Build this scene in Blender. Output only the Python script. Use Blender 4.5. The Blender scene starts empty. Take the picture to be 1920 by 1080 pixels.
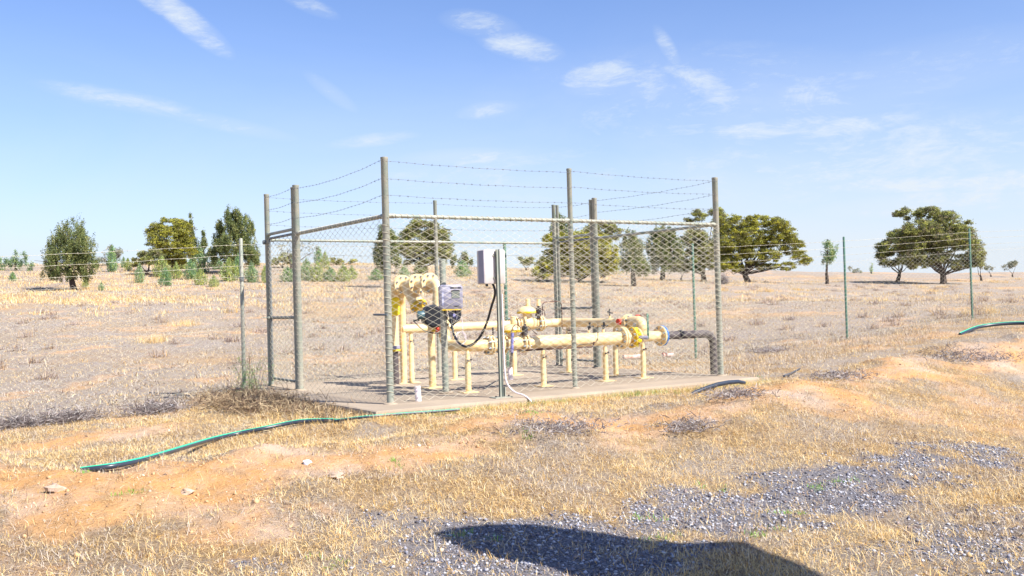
import bpy, math, random
import numpy as np
from mathutils import Vector, Matrix
rng = np.random.default_rng(7)
random.seed(7)
C = bpy.context.scene.collection
scn = bpy.context.scene

# ------------------------------------------------------------------ camera
F, PITCH, ROLL, YAW = 1882.84, 0.0157, -0.0279, 0.5760
CAM = np.array([-5.3648, -11.0296, 1.1721])
fw = np.array([math.sin(YAW)*math.cos(PITCH), math.cos(YAW)*math.cos(PITCH), math.sin(PITCH)])
_r = np.array([math.cos(YAW), -math.sin(YAW), 0.]); _u = np.cross(_r, fw)
rt = _r*math.cos(ROLL)+_u*math.sin(ROLL); up = -_r*math.sin(ROLL)+_u*math.cos(ROLL)
camd = bpy.data.cameras.new('camera'); camo = bpy.data.objects.new('camera', camd); C.objects.link(camo)
camd.sensor_width = 36; camd.lens = F/1920*36; camd.clip_start = .05; camd.clip_end = 6000
M = Matrix(((rt[0], up[0], -fw[0], CAM[0]), (rt[1], up[1], -fw[1], CAM[1]), (rt[2], up[2], -fw[2], CAM[2]), (0, 0, 0, 1)))
camo.matrix_world = M; scn.camera = camo

# ------------------------------------------------------------------ light and exposure
SUN_AZ, SUN_EL = math.radians(-67), math.radians(46)        # direction towards the sun, azimuth from +x
sdir = Vector((math.cos(SUN_AZ)*math.cos(SUN_EL), math.sin(SUN_AZ)*math.cos(SUN_EL), math.sin(SUN_EL)))
sd = bpy.data.lights.new('sun', 'SUN'); sd.energy = 4.6; sd.angle = math.radians(.53); sd.color = (1, .955, .88)
so = bpy.data.objects.new('sun', sd); C.objects.link(so)
so.rotation_euler = sdir.to_track_quat('Z', 'Y').to_euler(); so.location = (0, -20, 30)
vs = scn.view_settings
vs.view_transform = 'Standard'; vs.look = 'None'; vs.gamma = 1; vs.exposure = 1.0; vs.use_curve_mapping = False
scn.cycles.max_bounces = 6; scn.cycles.transparent_max_bounces = 8

def ray(px, py): return fw + rt*(px-960)/F + up*(540-py)/F
def nrm(v): v = np.array(v, float); return v/np.linalg.norm(v)

def world():
    w = bpy.data.worlds.new('World'); scn.world = w; w.use_nodes = True
    nt = w.node_tree; nt.nodes.clear(); N = nt.nodes; L = nt.links
    out = N.new('ShaderNodeOutputWorld'); bg = N.new('ShaderNodeBackground'); L.new(bg.outputs[0], out.inputs[0])
    bg.inputs[1].default_value = .094
    sky = N.new('ShaderNodeTexSky'); sky.sky_type = 'NISHITA'; sky.sun_disc = False
    sky.sun_elevation = SUN_EL; sky.sun_rotation = math.pi/2-SUN_AZ
    sky.altitude = 200; sky.air_density = 1.0; sky.dust_density = .6; sky.ozone_density = 1.6
    tc = N.new('ShaderNodeTexCoord')
    def val(x):
        return x
    def m(op, a, b=None, c=None, clamp=False):
        n = N.new('ShaderNodeMath'); n.operation = op; n.use_clamp = clamp
        for i, x in enumerate((a, b, c)):
            if x is None: continue
            if isinstance(x, (int, float)): n.inputs[i].default_value = x
            else: L.new(x, n.inputs[i])
        return n.outputs[0]
    def dot(v):
        n = N.new('ShaderNodeVectorMath'); n.operation = 'DOT_PRODUCT'; L.new(tc.outputs['Generated'], n.inputs[0])
        n.inputs[1].default_value = tuple(float(q) for q in v); return n.outputs['Value']
    def noise(scale, vec, det=5, rough=.6, dist=0.):
        mp = N.new('ShaderNodeMapping'); L.new(tc.outputs['Generated'], mp.inputs[0])
        mp.inputs['Rotation'].default_value = vec[0]; mp.inputs['Scale'].default_value = vec[1]
        n = N.new('ShaderNodeTexNoise'); L.new(mp.outputs[0], n.inputs['Vector'])
        n.inputs['Scale'].default_value = scale; n.inputs['Detail'].default_value = det
        n.inputs['Roughness'].default_value = rough; n.inputs['Distortion'].default_value = dist
        return n.outputs[0]
    # gentle tint of the sky colour
    mul = N.new('ShaderNodeMix'); mul.data_type = 'RGBA'; mul.blend_type = 'MULTIPLY'; mul.inputs[0].default_value = 1
    L.new(sky.outputs[0], mul.inputs['A']); mul.inputs['B'].default_value = SKYTINT
    skycol = mul.outputs['Result']
    # cirrus patches: centre, half axes and tilt, each a real direction in the sky
    fine = noise(9, ((0, 0, -.3), (1, 1.0, 3.0)), 8, .68, 1.2)
    soft = noise(3.2, ((0, 0, .4), (1, 1, 2.6)), 5, .6, .6)
    fine2 = noise(26, ((.2, 0, .9), (1, 1.0, 2.4)), 6, .65, .8)
    total = None
    for (px, py, rx, ry, ang, st) in CLOUDS:
        c = nrm(ray(px, py)); a = math.radians(ang)
        t1 = nrm(rt*math.cos(a)+up*math.sin(a)); t2 = nrm(-rt*math.sin(a)+up*math.cos(a))
        t1 = t1-c*(t1@c); t2 = t2-c*(t2@c)
        o1, o2 = c@t1, c@t2
        A = m('MULTIPLY', m('SUBTRACT', dot(t1), float(o1)), F/rx); B = m('MULTIPLY', m('SUBTRACT', dot(t2), float(o2)), F/ry)
        q = m('SUBTRACT', 1.0, m('ADD', m('MULTIPLY', A, A), m('MULTIPLY', B, B)), clamp=True)
        q = m('MULTIPLY', m('MULTIPLY', q, st), m('GREATER_THAN', dot(c), 0.))
        total = q if total is None else m('MAXIMUM', total, q)
    f1 = m('ADD', m('MULTIPLY', fine, .75), m('MULTIPLY', fine2, .35))
    fine3 = noise(34, ((.1, 0, -.5), (1, 1.0, 4.0)), 6, .7, 1.5)
    f1 = m('ADD', m('MULTIPLY', fine, .55), m('ADD', m('MULTIPLY', fine2, .28), m('MULTIPLY', fine3, .27)))
    wisp = m('MULTIPLY', m('SUBTRACT', m('ADD', f1, m('MULTIPLY', total, .16)), .60, clamp=True), 5.0)
    haze_ = m('MULTIPLY', m('MULTIPLY', soft, total), .5)
    wisp = m('ADD', m('MULTIPLY', m('MINIMUM', wisp, 1.0), m('MINIMUM', m('MULTIPLY', total, 1.3), .62)), haze_)
    # thin veil that thickens towards the horizon
    sep = N.new('ShaderNodeSeparateXYZ'); L.new(tc.outputs['Generated'], sep.inputs[0])
    low = m('SUBTRACT', 1.0, m('MULTIPLY', sep.outputs[2], 2.6), clamp=True)
    veil = m('MULTIPLY', m('MULTIPLY', m('SUBTRACT', soft, .3, clamp=True), m('MULTIPLY', low, low)), VEIL)
    veil = m('ADD', veil, m('MULTIPLY', m('MULTIPLY', low, m('MULTIPLY', low, low)), .95))
    mask = m('ADD', wisp, veil, clamp=True)
    mx = N.new('ShaderNodeMix'); mx.data_type = 'RGBA'; L.new(mask, mx.inputs[0])
    L.new(skycol, mx.inputs['A']); mx.inputs['B'].default_value = CLOUDCOL
    L.new(mx.outputs['Result'], bg.inputs[0])
SKYTINT = (.73, .81, 1.06, 1)
CLOUDCOL = (4.25, 4.7, 5.2, 1)
VEIL = 1.1
CLOUDS = [(350, 38, 95, 26, -38, 1.0), (300, 10, 60, 18, -30, .7), (578, 8, 60, 16, -20, .6), (900, 45, 80, 26, -8, .8), (975, 85, 90, 28, -12, .95), (1130, 150, 95, 40, 6, .9), (1215, 160, 60, 40, 0, .7),
          (1330, 165, 110, 30, -28, .9), (1255, 95, 55, 16, -58, .6), (1395, 188, 60, 18, -5, .6), (1510, 178, 90, 26, -8, .6), (1450, 240, 150, 24, 4, .7), (1600, 238, 130, 26, 6, .6), (1700, 245, 80, 16, 4, .5), (620, 172, 60, 16, -35, .5),
          (920, 205, 70, 18, 8, .55), (230, 188, 140, 20, -8, .55), (420, 232, 130, 16, -10, .45), (1260, 175, 260, 70, -4, .35), (1700, 345, 170, 18, 0, .75), (1500, 335, 200, 22, 2, .5), (880, 295, 150, 20, 2, .6), (1650, 150, 330, 60, 10, .3), (700, 262, 90, 14, 8, .4), (1880, 340, 120, 26, 6, .6), (1750, 380, 200, 26, 2, .6), (1320, 190, 430, 110, -2, .42), (1600, 300, 520, 80, 3, .45), (960, 330, 420, 60, 2, .35)]
world()

# ------------------------------------------------------------------ noise and terrain
def _hash(ix, iy, s):
    h = (ix.astype(np.int64)*374761393 + iy.astype(np.int64)*668265263 + s*1442695041) & 0x7fffffff
    h = ((h ^ (h >> 13))*1274126177) & 0x7fffffff
    return ((h ^ (h >> 16)) & 0xffff)/65535.0
def vnoise(x, y, s=0):
    x0 = np.floor(x); y0 = np.floor(y); fx = x-x0; fy = y-y0
    fx = fx*fx*(3-2*fx); fy = fy*fy*(3-2*fy)
    a = _hash(x0, y0, s); b = _hash(x0+1, y0, s); c = _hash(x0, y0+1, s); d = _hash(x0+1, y0+1, s)
    return (a+(b-a)*fx)*(1-fy)+(c+(d-c)*fx)*fy
def fbm(x, y, s=0, o=4):
    t = 0; amp = .5
    for i in range(o):
        t = t+amp*(vnoise(x, y, s+i)-.5); x = x*2.03+3.1; y = y*2.03+1.7; amp *= .5
    return t
def sstep(a, b, x):
    t = np.clip((x-a)/(b-a), 0, 1); return t*t*(3-2*t)
def atz(px, py, z): d = ray(px, py); return CAM+d*(z-CAM[2])/d[2]
def aty(px, py, Y): d = ray(px, py); return CAM+d*(Y-CAM[1])/d[1]
def atx(px, py, X): d = ray(px, py); return CAM+d*(X-CAM[0])/d[0]
fh = nrm([fw[0], fw[1], 0])[:2]; rh = np.array([fh[1], -fh[0]])
BERM = [(-260, 880, -.08), (0, 868, -.02), (165, 862, 0), (330, 852, 0), (560, 840, 0), (720, 826, 0), (850, 802, .0), (1000, 776, .02), (1150, 763, .03),
        (1300, 757, .05), (1400, 738, .08), (1480, 712, .12), (1640, 674, .22), (1760, 652, .3), (1850, 636, .38), (1920, 628, .42), (2150, 605, .5)]
BW = np.array([np.append(atz(a, b, z)[:2], z) for a, b, z in BERM])
def berm(x, y):
    best = np.full(np.shape(x), 1e9); hh = np.zeros(np.shape(x)); side = np.zeros(np.shape(x))
    for i in range(len(BW)-1):
        p, q = BW[i], BW[i+1]; d = q[:2]-p[:2]; L2 = d@d
        t = np.clip(((x-p[0])*d[0]+(y-p[1])*d[1])/L2, 0, 1)
        qx, qy = p[0]+t*d[0], p[1]+t*d[1]; dist = np.hypot(x-qx, y-qy)
        sg = d[0]*(y-p[1])-d[1]*(x-p[0])
        k = dist < best
        best = np.where(k, dist, best); hh = np.where(k, p[2]+t*(q[2]-p[2]), hh); side = np.where(k, sg, side)
    return best, hh, side
def terrain(x, y, micro=True):
    x = np.asarray(x, float); y = np.asarray(y, float)
    dx, dy = x-CAM[0], y-CAM[1]; D = dx*fh[0]+dy*fh[1]; S = dx*rh[0]+dy*rh[1]
    R = np.hypot(dx, dy)
    De = np.where(D > 1, D, 1.)
    t = np.clip(S/De, -.8, .8)
    k = np.interp(t, [-.6, -.25, 0, .3, .6], [.092, .075, .060, .040, .027])
    Dc = np.interp(t, [-.6, 0, .6], [95, 110, 150])
    kr = np.clip((D-17)/(Dc-17), 0, 4); rise = k*(Dc-17)*np.where(kr < 1, kr*(.5+.5*kr), 0)
    top = k*(Dc-17)
    over = np.where(kr >= 1, top*1.0-(kr-1)*4.5, 0)
    rise = np.where(kr < .9, rise, 0)+np.where(kr >= .9, 0, 0)
    # smooth crest
    a = .9; za = k*(Dc-17)*a*(.5+.5*a); sl = k*(Dc-17)*(.5+a)
    u = np.clip(kr-a, 0, 10); cr = za+sl*u-np.minimum(sl/(2*.1)*u*u, 1e9)
    u2 = np.clip(u, 0, .14); cr = za+sl*u2-sl/(2*.1)*u2*u2
    cr = cr-(u-u2)*(sl*.4)
    rise = np.where(kr >= a, cr, rise)
    far = sstep(.15, .6, kr)
    z = -.15+rise
    z = z+far*fbm(x/22, y/22, 5, 3)*1.1+sstep(16, 26, D)*fbm(x/6, y/6, 9, 3)*.22
    # left low, right rise
    nearw = 1-sstep(28, 60, R)
    z = z-.038*np.clip(-x, 0, 8)*nearw
    z = z+nearw*.036*np.clip(x-10, 0, 18)**1.1
    b, hh, side = berm(x, y)
    front = side < 0
    w = np.where(front, 1.25, .62)
    prof = np.exp(-(b/w)**2)
    zz = np.where(front, -.15-.22*sstep(0, 3.2, b), z)
    zz = np.where(front & (hh > .1), zz+(hh-.1)*.8*np.exp(-(b/2.8)**2), zz)
    zf = np.where(b < 6, 1, 1)
    z = np.where(front & (R < 60), zz*(1-sstep(35, 60, R))+z*sstep(35, 60, R), z)
    z = z+(hh-z)*prof*(R < 60)
    dpad = np.maximum(np.maximum(-.5-x, x-5.66), np.maximum(-.65-y, y-4.5))
    z = z+(1-sstep(.05, .9, dpad))*(-.085-z)
    if micro:
        nf = 1-sstep(14, 40, R)
        pad = sstep(.0, .5, np.maximum(np.maximum(-.55-x, x-5.7), np.maximum(-.7-y, y-4.6)))
        bb = np.exp(-(b/1.5)**2)
        z = z+nf*pad*(fbm(x/1.1, y/1.1, 20, 3)*(.085+.27*bb)+fbm(x/.28, y/.28, 30, 3)*(.045+.05*bb))
        z = np.where(dpad < 0, -.14, z)
    return z
def hit(px, py, lo=3., hi=400.):
    d = ray(px, py); Ds = np.concatenate([np.arange(lo, 30, .05), np.arange(30, hi, .4)])
    P = CAM[None]+d[None]*Ds[:, None]; g = P[:, 2]-terrain(P[:, 0], P[:, 1], False)
    k = np.where(g < 0)[0]
    if len(k) == 0: return None
    return P[k[0]]
def at_depth(px, D):                                  # ground point in the direction of column px at depth D
    d = ray(px, 540); P = CAM+d*D
    return np.array([P[0], P[1], float(terrain(P[0], P[1], False))])

# ------------------------------------------------------------------ materials
def mat(name, col, rough=.6, metal=0., var=0., vscale=8., bump=0., bscale=60., attr=False, spec=.4, transl=0., col2=None, rust=False):
    m = bpy.data.materials.new(name); m.use_nodes = True; nt = m.node_tree; N = nt.nodes; L = nt.links
    b = N['Principled BSDF']; b.inputs['Roughness'].default_value = rough; b.inputs['Metallic'].default_value = metal
    b.inputs['Specular IOR Level'].default_value = spec
    b.inputs['Base Color'].default_value = (*col, 1)
    src = None
    if attr:
        a = N.new('ShaderNodeAttribute'); a.attribute_name = 'tone'; src = a.outputs['Color']
        L.new(src, b.inputs['Base Color'])
    if var > 0 or col2:
        tc = N.new('ShaderNodeTexCoord'); n = N.new('ShaderNodeTexNoise'); L.new(tc.outputs['Object'], n.inputs['Vector'])
        n.inputs['Scale'].default_value = vscale; n.inputs['Detail'].default_value = 6; n.inputs['Roughness'].default_value = .65
        cr = N.new('ShaderNodeValToRGB'); L.new(n.outputs[0], cr.inputs[0])
        c2 = col2 if col2 else tuple(c*(1-var) for c in col)
        cr.color_ramp.elements[0].position = .35; cr.color_ramp.elements[0].color = (*c2, 1)
        cr.color_ramp.elements[1].position = .62; cr.color_ramp.elements[1].color = (*col, 1)
        base = cr.outputs[0]
        if rust:
            n2 = N.new('ShaderNodeTexNoise'); L.new(tc.outputs['Object'], n2.inputs['Vector']); n2.inputs['Scale'].default_value = 19; n2.inputs['Detail'].default_value = 7; n2.inputs['Roughness'].default_value = .7
            m2 = N.new('ShaderNodeMapRange'); L.new(n2.outputs[0], m2.inputs[0]); m2.inputs[1].default_value = .62; m2.inputs[2].default_value = .72
            mx = N.new('ShaderNodeMix'); mx.data_type = 'RGBA'; L.new(m2.outputs[0], mx.inputs[0]); L.new(base, mx.inputs['A']); mx.inputs['B'].default_value = (.38, .20, .07, 1); base = mx.outputs['Result']
        L.new(base, b.inputs['Base Color'])
        mr = N.new('ShaderNodeMapRange'); L.new(n.outputs[0], mr.inputs[0]); mr.inputs[3].default_value = min(1, rough+.15); mr.inputs[4].default_value = max(.05, rough-.1)
        L.new(mr.outputs[0], b.inputs['Roughness'])
    if bump > 0:
        tc = N.new('ShaderNodeTexCoord'); n = N.new('ShaderNodeTexNoise'); L.new(tc.outputs['Object'], n.inputs['Vector'])
        n.inputs['Scale'].default_value = bscale; n.inputs['Detail'].default_value = 5
        bp = N.new('ShaderNodeBump'); bp.inputs['Strength'].default_value = bump; bp.inputs['Distance'].default_value = .01
        L.new(n.outputs[0], bp.inputs['Height']); L.new(bp.outputs[0], b.inputs['Normal'])
    if transl > 0:
        tr = N.new('ShaderNodeBsdfTranslucent'); ms = N.new('ShaderNodeMixShader'); ms.inputs[0].default_value = transl
        if src: L.new(src, tr.inputs[0])
        else: tr.inputs[0].default_value = (*col, 1)
        o = N['Material Output']; L.new(b.outputs[0], ms.inputs[1]); L.new(tr.outputs[0], ms.inputs[2]); L.new(ms.outputs[0], o.inputs[0])
    return m
MT = dict(
    galv=mat('galvanised_tan', (.37, .35, .28), .5, .1, .35, 4, .2, 40, col2=(.24, .285, .24)),
    galvdark=mat('galvanised_grey', (.20, .22, .22), .45, .3, .3, 6),
    green_post=mat('green_post_paint', (.06, .17, .11), .5, 0, .4, 9, col2=(.11, .19, .15)),
    green_dark=mat('dark_green_channel', (.10, .12, .105), .5, 0, .3, 9),
    wire=mat('mesh_wire', (.66, .61, .47), .5, .0, .25, 3),
    barb=mat('barbed_wire_steel', (.22, .23, .24), .5, .3),
    cream=mat('cream_pipe_paint', (.88, .68, .36), .32, 0, .12, 7, .12, 90, spec=.5, col2=(.80, .56, .25), rust=True),
    yellow=mat('yellow_paint', (.82, .55, .02), .38, 0, .25, 14, col2=(.62, .38, .03)),
    rust=mat('brown_wrap', (.105, .085, .085), .6, 0, .3, 8, .3, 60),
    black=mat('black_plastic', (.018, .02, .026), .4, 0),
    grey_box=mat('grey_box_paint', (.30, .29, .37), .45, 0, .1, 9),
    white_box=mat('white_box_paint', (.62, .57, .54), .45, 0, .1, 9, col2=(.56, .50, .46)),
    dark=mat('dark_slot', (.03, .03, .035), .3),
    glass=mat('screen_glass', (.20, .22, .20), .12),
    bolt=mat('zinc_bolt', (.42, .46, .52), .3, .8, .3, 30),
    blue=mat('blue_gasket', (.05, .22, .62), .5),
    bluetape=mat('blue_wrap', (.22, .22, .48), .55, 0, .3, 20),
    red=mat('red_plastic', (.75, .05, .015), .45),
    brass=mat('brown_tubing', (.10, .055, .045), .4, .5),
    pvc=mat('white_pvc', (.80, .70, .72), .35, 0, .1, 10),
    redpvc=mat('faded_red_pvc', (.78, .62, .55), .5, 0, .3, 8, col2=(.70, .22, .12)),
    poly=mat('black_poly_pipe', (.035, .045, .065), .3, 0),
    polygreen=mat('green_stripe', (.03, .55, .30), .4, 0),
    bark=mat('bark', (.085, .062, .05), .9, 0, .4, 6, .5, 20),
    leaf=mat('foliage', (.1, .12, .04), .75, attr=True, spec=.1, transl=.42),
    straw=mat('dry_straw', (.5, .4, .2), .8, attr=True, spec=.1, transl=.25),
    stone=mat('gravel_stone', (.3, .3, .3), .85, attr=True, spec=.2),
    clod=mat('soil_clod', (.52, .38, .28), .95, 0, .25, 12, .5, 40),
    rag=mat('white_rag', (.8, .8, .85), .8),
    occluder=mat('occluder_grey', (.5, .5, .5), .5, .2),
)

# concrete
def concrete():
    m = bpy.data.materials.new('concrete'); m.use_nodes = True; nt = m.node_tree; N = nt.nodes; L = nt.links
    b = N['Principled BSDF']; b.inputs['Roughness'].default_value = .85; b.inputs['Specular IOR Level'].default_value = .2
    tc = N.new('ShaderNodeTexCoord')
    def ns(s, d=6, r=.6):
        n = N.new('ShaderNodeTexNoise'); L.new(tc.outputs['Object'], n.inputs['Vector']); n.inputs['Scale'].default_value = s; n.inputs['Detail'].default_value = d; n.inputs['Roughness'].default_value = r; return n
    a = ns(1.3); cr = N.new('ShaderNodeValToRGB'); L.new(a.outputs[0], cr.inputs[0])
    e = cr.color_ramp.elements; e[0].position = .3; e[0].color = (.31, .245, .18, 1); e[1].position = .7; e[1].color = (.41, .33, .245, 1)
    c = ns(45, 8, .7); mx = N.new('ShaderNodeMix'); mx.data_type = 'RGBA'; mx.blend_type = 'OVERLAY'; mx.inputs[0].default_value = .25
    L.new(cr.outputs[0], mx.inputs['A']); L.new(c.outputs[0], mx.inputs['B']); L.new(mx.outputs['Result'], b.inputs['Base Color'])
    bp = N.new('ShaderNodeBump'); bp.inputs['Strength'].default_value = .3; bp.inputs['Distance'].default_value = .006; L.new(c.outputs[0], bp.inputs['Height']); L.new(bp.outputs[0], b.inputs['Normal'])
    return m
MT['concrete'] = concrete()

# ------------------------------------------------------------------ mesh helpers
class MB:
    def __init__(s): s.v = []; s.f = []; s.n = 0
    def add(s, v, f):
        v = np.asarray(v, float); s.v.append(v); s.f += [tuple(int(i)+s.n for i in q) for q in f]; s.n += len(v); return s
    def tube(s, P, r, n=12, caps=True):
        P = [np.array(p, float) for p in P]; m = len(P); rr = r if hasattr(r, '__len__') else [r]*m
        T = []
        for i in range(m):
            t = P[min(i+1, m-1)]-P[max(i-1, 0)]; T.append(t/(np.linalg.norm(t)+1e-12))
        a = np.array([0, 0, 1.]) if abs(T[0][2]) < .9 else np.array([1., 0, 0])
        e = nrm(np.cross(T[0], a)); V = []
        for i in range(m):
            e = e-T[i]*(e@T[i]); e = nrm(e); g = np.cross(T[i], e)
            for k in range(n):
                A = 2*math.pi*k/n; V.append(P[i]+rr[i]*(math.cos(A)*e+math.sin(A)*g))
        Fc = [(i*n+k, i*n+(k+1) % n, (i+1)*n+(k+1) % n, (i+1)*n+k) for i in range(m-1) for k in range(n)]
        if caps: Fc += [tuple(range(n-1, -1, -1)), tuple(range((m-1)*n, m*n))]
        return s.add(V, Fc)
    def pipe(s, P, r, bend=.12, n=16):
        P = [np.array(p, float) for p in P]; Q = [P[0]]
        for i in range(1, len(P)-1):
            a = nrm(P[i-1]-P[i]); b = nrm(P[i+1]-P[i]); bb = min(bend, .48*np.linalg.norm(P[i-1]-P[i]), .48*np.linalg.norm(P[i+1]-P[i]))
            p0, p1 = P[i]+a*bb, P[i]+b*bb
            for k in range(9):
                t = k/8
                # quarter-circle like blend
                c = math.cos(t*math.pi/2); q = math.sin(t*math.pi/2)
                O = p0+p1-P[i]; Q.append(O+(p0-O)*c+(p1-O)*q)
        Q.append(P[-1]); return s.tube(Q, r, n)
    def box(s, c, h, ax=None, bev=0.):
        c = np.array(c, float); A = np.eye(3) if ax is None else np.array(ax, float)
        if bev <= 0:
            V = [c+A[0]*h[0]*i+A[1]*h[1]*j+A[2]*h[2]*k for i in (-1, 1) for j in (-1, 1) for k in (-1, 1)]
            return s.add(V, [(0, 1, 3, 2), (4, 6, 7, 5), (0, 4, 5, 1), (2, 3, 7, 6), (0, 2, 6, 4), (1, 5, 7, 3)])
        # bevelled: octagon outline in (u,w) extruded in v with inset ends
        u, v, w = h; b = bev
        out = [(u-b, -w), (u, -w+b), (u, w-b), (u-b, w), (-u+b, w), (-u, w-b), (-u, -w+b), (-u+b, -w)]
        V = []
        for (yy, ins) in ((-v, b*.6), (-v+b*.6, 0), (v-b*.6, 0), (v, b*.6)):
            for (X, Z) in out:
                V.append(c+A[0]*(X-np.sign(X)*ins)+A[1]*yy+A[2]*(Z-np.sign(Z)*ins))
        Fc = [(i*8+k, i*8+(k+1) % 8, (i+1)*8+(k+1) % 8, (i+1)*8+k) for i in range(3) for k in range(8)]
        Fc += [tuple(range(7, -1, -1)), tuple(range(24, 32))]
        return s.add(V, Fc)
    def disc(s, c, axis, R, t, n=24, bev=.006, hole=0):
        a = nrm(axis); c = np.array(c, float)
        P = [c-a*t/2, c-a*(t/2-bev), c+a*(t/2-bev), c+a*t/2]
        return s.tube(P, [R-bev, R, R, R-bev], n)
    def build(s, name, m, parent=None, smooth=True, loc=None, **tags):
        V = np.concatenate(s.v); me = bpy.data.meshes.new(name)
        if loc is None and parent is not None: loc = np.array(parent['_w'], float) if '_w' in parent else np.zeros(3)
        top = parent is None
        o0 = V.mean(0) if top and loc is None else np.array(loc if loc is not None else (0, 0, 0), float)
        me.from_pydata([tuple(v) for v in (V-o0)], [], s.f)
        me.materials.append(m)
        if smooth:
            me.polygons.foreach_set('use_smooth', [True]*len(me.polygons))
            try: me.set_sharp_from_angle(angle=math.radians(38))
            except Exception: pass
        me.update()
        ob = bpy.data.objects.new(name, me); C.objects.link(ob)
        if top: ob.location = o0
        else:
            ob.parent = parent
        for k, v in tags.items(): ob[k] = v
        return ob
def raw_mesh(name, V, Fq, m, colors=None, loc=(0, 0, 0), parent=None, smooth=False, **tags):
    """V (n,3) array, Fq (m,k) int array, all faces with k corners"""
    me = bpy.data.meshes.new(name); V = np.asarray(V, np.float32); Fq = np.asarray(Fq, np.int32); k = Fq.shape[1]
    me.vertices.add(len(V)); me.vertices.foreach_set('co', (V-np.array(loc, np.float32)).ravel())
    me.loops.add(Fq.size); me.loops.foreach_set('vertex_index', Fq.ravel())
    me.polygons.add(len(Fq)); me.polygons.foreach_set('loop_start', np.arange(0, Fq.size, k, dtype=np.int32))
    if smooth: me.polygons.foreach_set('use_smooth', np.ones(len(Fq), bool))
    me.update(calc_edges=True); me.validate()
    if colors is not None:
        at = me.color_attributes.new('tone', 'FLOAT_COLOR', 'POINT')
        c = np.ones((len(V), 4), np.float32); c[:, :3] = colors; at.data.foreach_set('color', c.ravel())
    me.materials.append(m)
    ob = bpy.data.objects.new(name, me); C.objects.link(ob)
    if parent is not None: ob.parent = parent
    else: ob.location = loc
    for kk, v in tags.items(): ob[kk] = v
    return ob
def thing(name, label, cat, loc=(0, 0, 0), group=None):
    o = bpy.data.objects.new(name, None); C.objects.link(o); o.location = tuple(float(q) for q in loc); o.empty_display_size = .2
    o['label'] = label; o['category'] = cat
    if group: o['group'] = group
    return o
def part(mb, name, m, root, smooth=True, label=None):
    """root stands unrotated, so a part's vertices are given in world coordinates minus the root's location"""
    top = root
    while top.parent: top = top.parent
    ob = mb.build(name, m, root, smooth, loc=np.array(top.location))
    if label: ob['label'] = label
    return ob
def single(mb, name, m, label, cat, group=None, smooth=True):
    ob = mb.build(name, m, None, smooth); ob['label'] = label; ob['category'] = cat
    if group: ob['group'] = group
    return ob

# ------------------------------------------------------------------ masks for the ground cover (world polygons)
def wpoly(pts): 
    o = []
    for a, b in pts:
        h = hit(a, b)
        o.append(h[:2])
    return np.array(o)
def pdist(poly, x, y):
    """signed distance, positive inside"""
    best = np.full(x.shape, 1e9); ins = np.zeros(x.shape, bool); n = len(poly)
    for i in range(n):
        p, q = poly[i], poly[(i+1) % n]; d = q-p; t = np.clip(((x-p[0])*d[0]+(y-p[1])*d[1])/(d@d+1e-9), 0, 1)
        best = np.minimum(best, np.hypot(x-p[0]-t*d[0], y-p[1]-t*d[1]))
        c = ((p[1] > y) != (q[1] > y)) & (x < (q[0]-p[0])*(y-p[1])/(q[1]-p[1]+1e-12)+p[0]); ins ^= c
    return np.where(ins, best, -best)
SOIL = [wpoly(p) for p in (
    [(-120, 885), (0, 876), (160, 870), (330, 858), (560, 842), (690, 842), (650, 875), (500, 925), (520, 1000), (440, 1000), (400, 950), (270, 930), (250, 985), (120, 1010), (60, 960), (-100, 940)],
    [(690, 868), (600, 850), (720, 832), (860, 808), (960, 780), (1040, 782), (940, 822), (830, 850), (740, 866)],
    [(1000, 786), (1150, 772), (1300, 764), (1390, 745), (1400, 765), (1290, 785), (1230, 790), (1240, 825), (1150, 838), (1110, 800), (1010, 800)],
    [(1560, 712), (1600, 692), (1680, 678), (1760, 700), (1740, 714), (1600, 722)],
    [(1800, 652), (1920, 642), (2050, 650), (1980, 690), (1850, 690)],
    [(0, 840), (150, 815), (300, 802), (330, 808), (150, 835), (0, 856)],
    [(1375, 745), (1480, 718), (1575, 700), (1560, 726), (1470, 742), (1400, 762)],
    [(1530, 735), (1640, 745), (1630, 760), (1560, 756)])]
GRAV = [wpoly(p) for p in (
    [(600, 1100), (720, 1040), (830, 1000), (1000, 985), (1130, 968), (1400, 908), (1520, 876), (1640, 853), (1700, 842), (1850, 848), (1890, 866), (1800, 895), (1700, 905), (1640, 940), (1520, 968), (1400, 985), (1300, 1010), (1200, 1060), (1240, 1110)],
    [(1690, 1100), (1740, 1010), (1820, 985), (1960, 985), (2000, 1110)])]
def masks(x, y):
    n = fbm(x/.5, y/.5, 60, 4); n2 = fbm(x/1.6, y/1.6, 70, 3)
    s = np.full(x.shape, -9.); g = np.full(x.shape, -9.)
    for p in SOIL: s = np.maximum(s, pdist(p, x, y))
    for p in GRAV: g = np.maximum(g, pdist(p, x, y))
    n3 = fbm(x/.14, y/.14, 66, 3)
    soil = sstep(-.25, .16, s+.04+n*1.0+n3*.7)*(1-.35*sstep(.0, .2, n3+n*.3)); gr = sstep(-.45, .22, g-.05+n*1.7+n2*.6+n3*.9)
    patch = sstep(.13, .22, n2+n*.5)*.8
    return np.clip(np.maximum(soil, 0), 0, 1), gr, patch*(1-soil)

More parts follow.
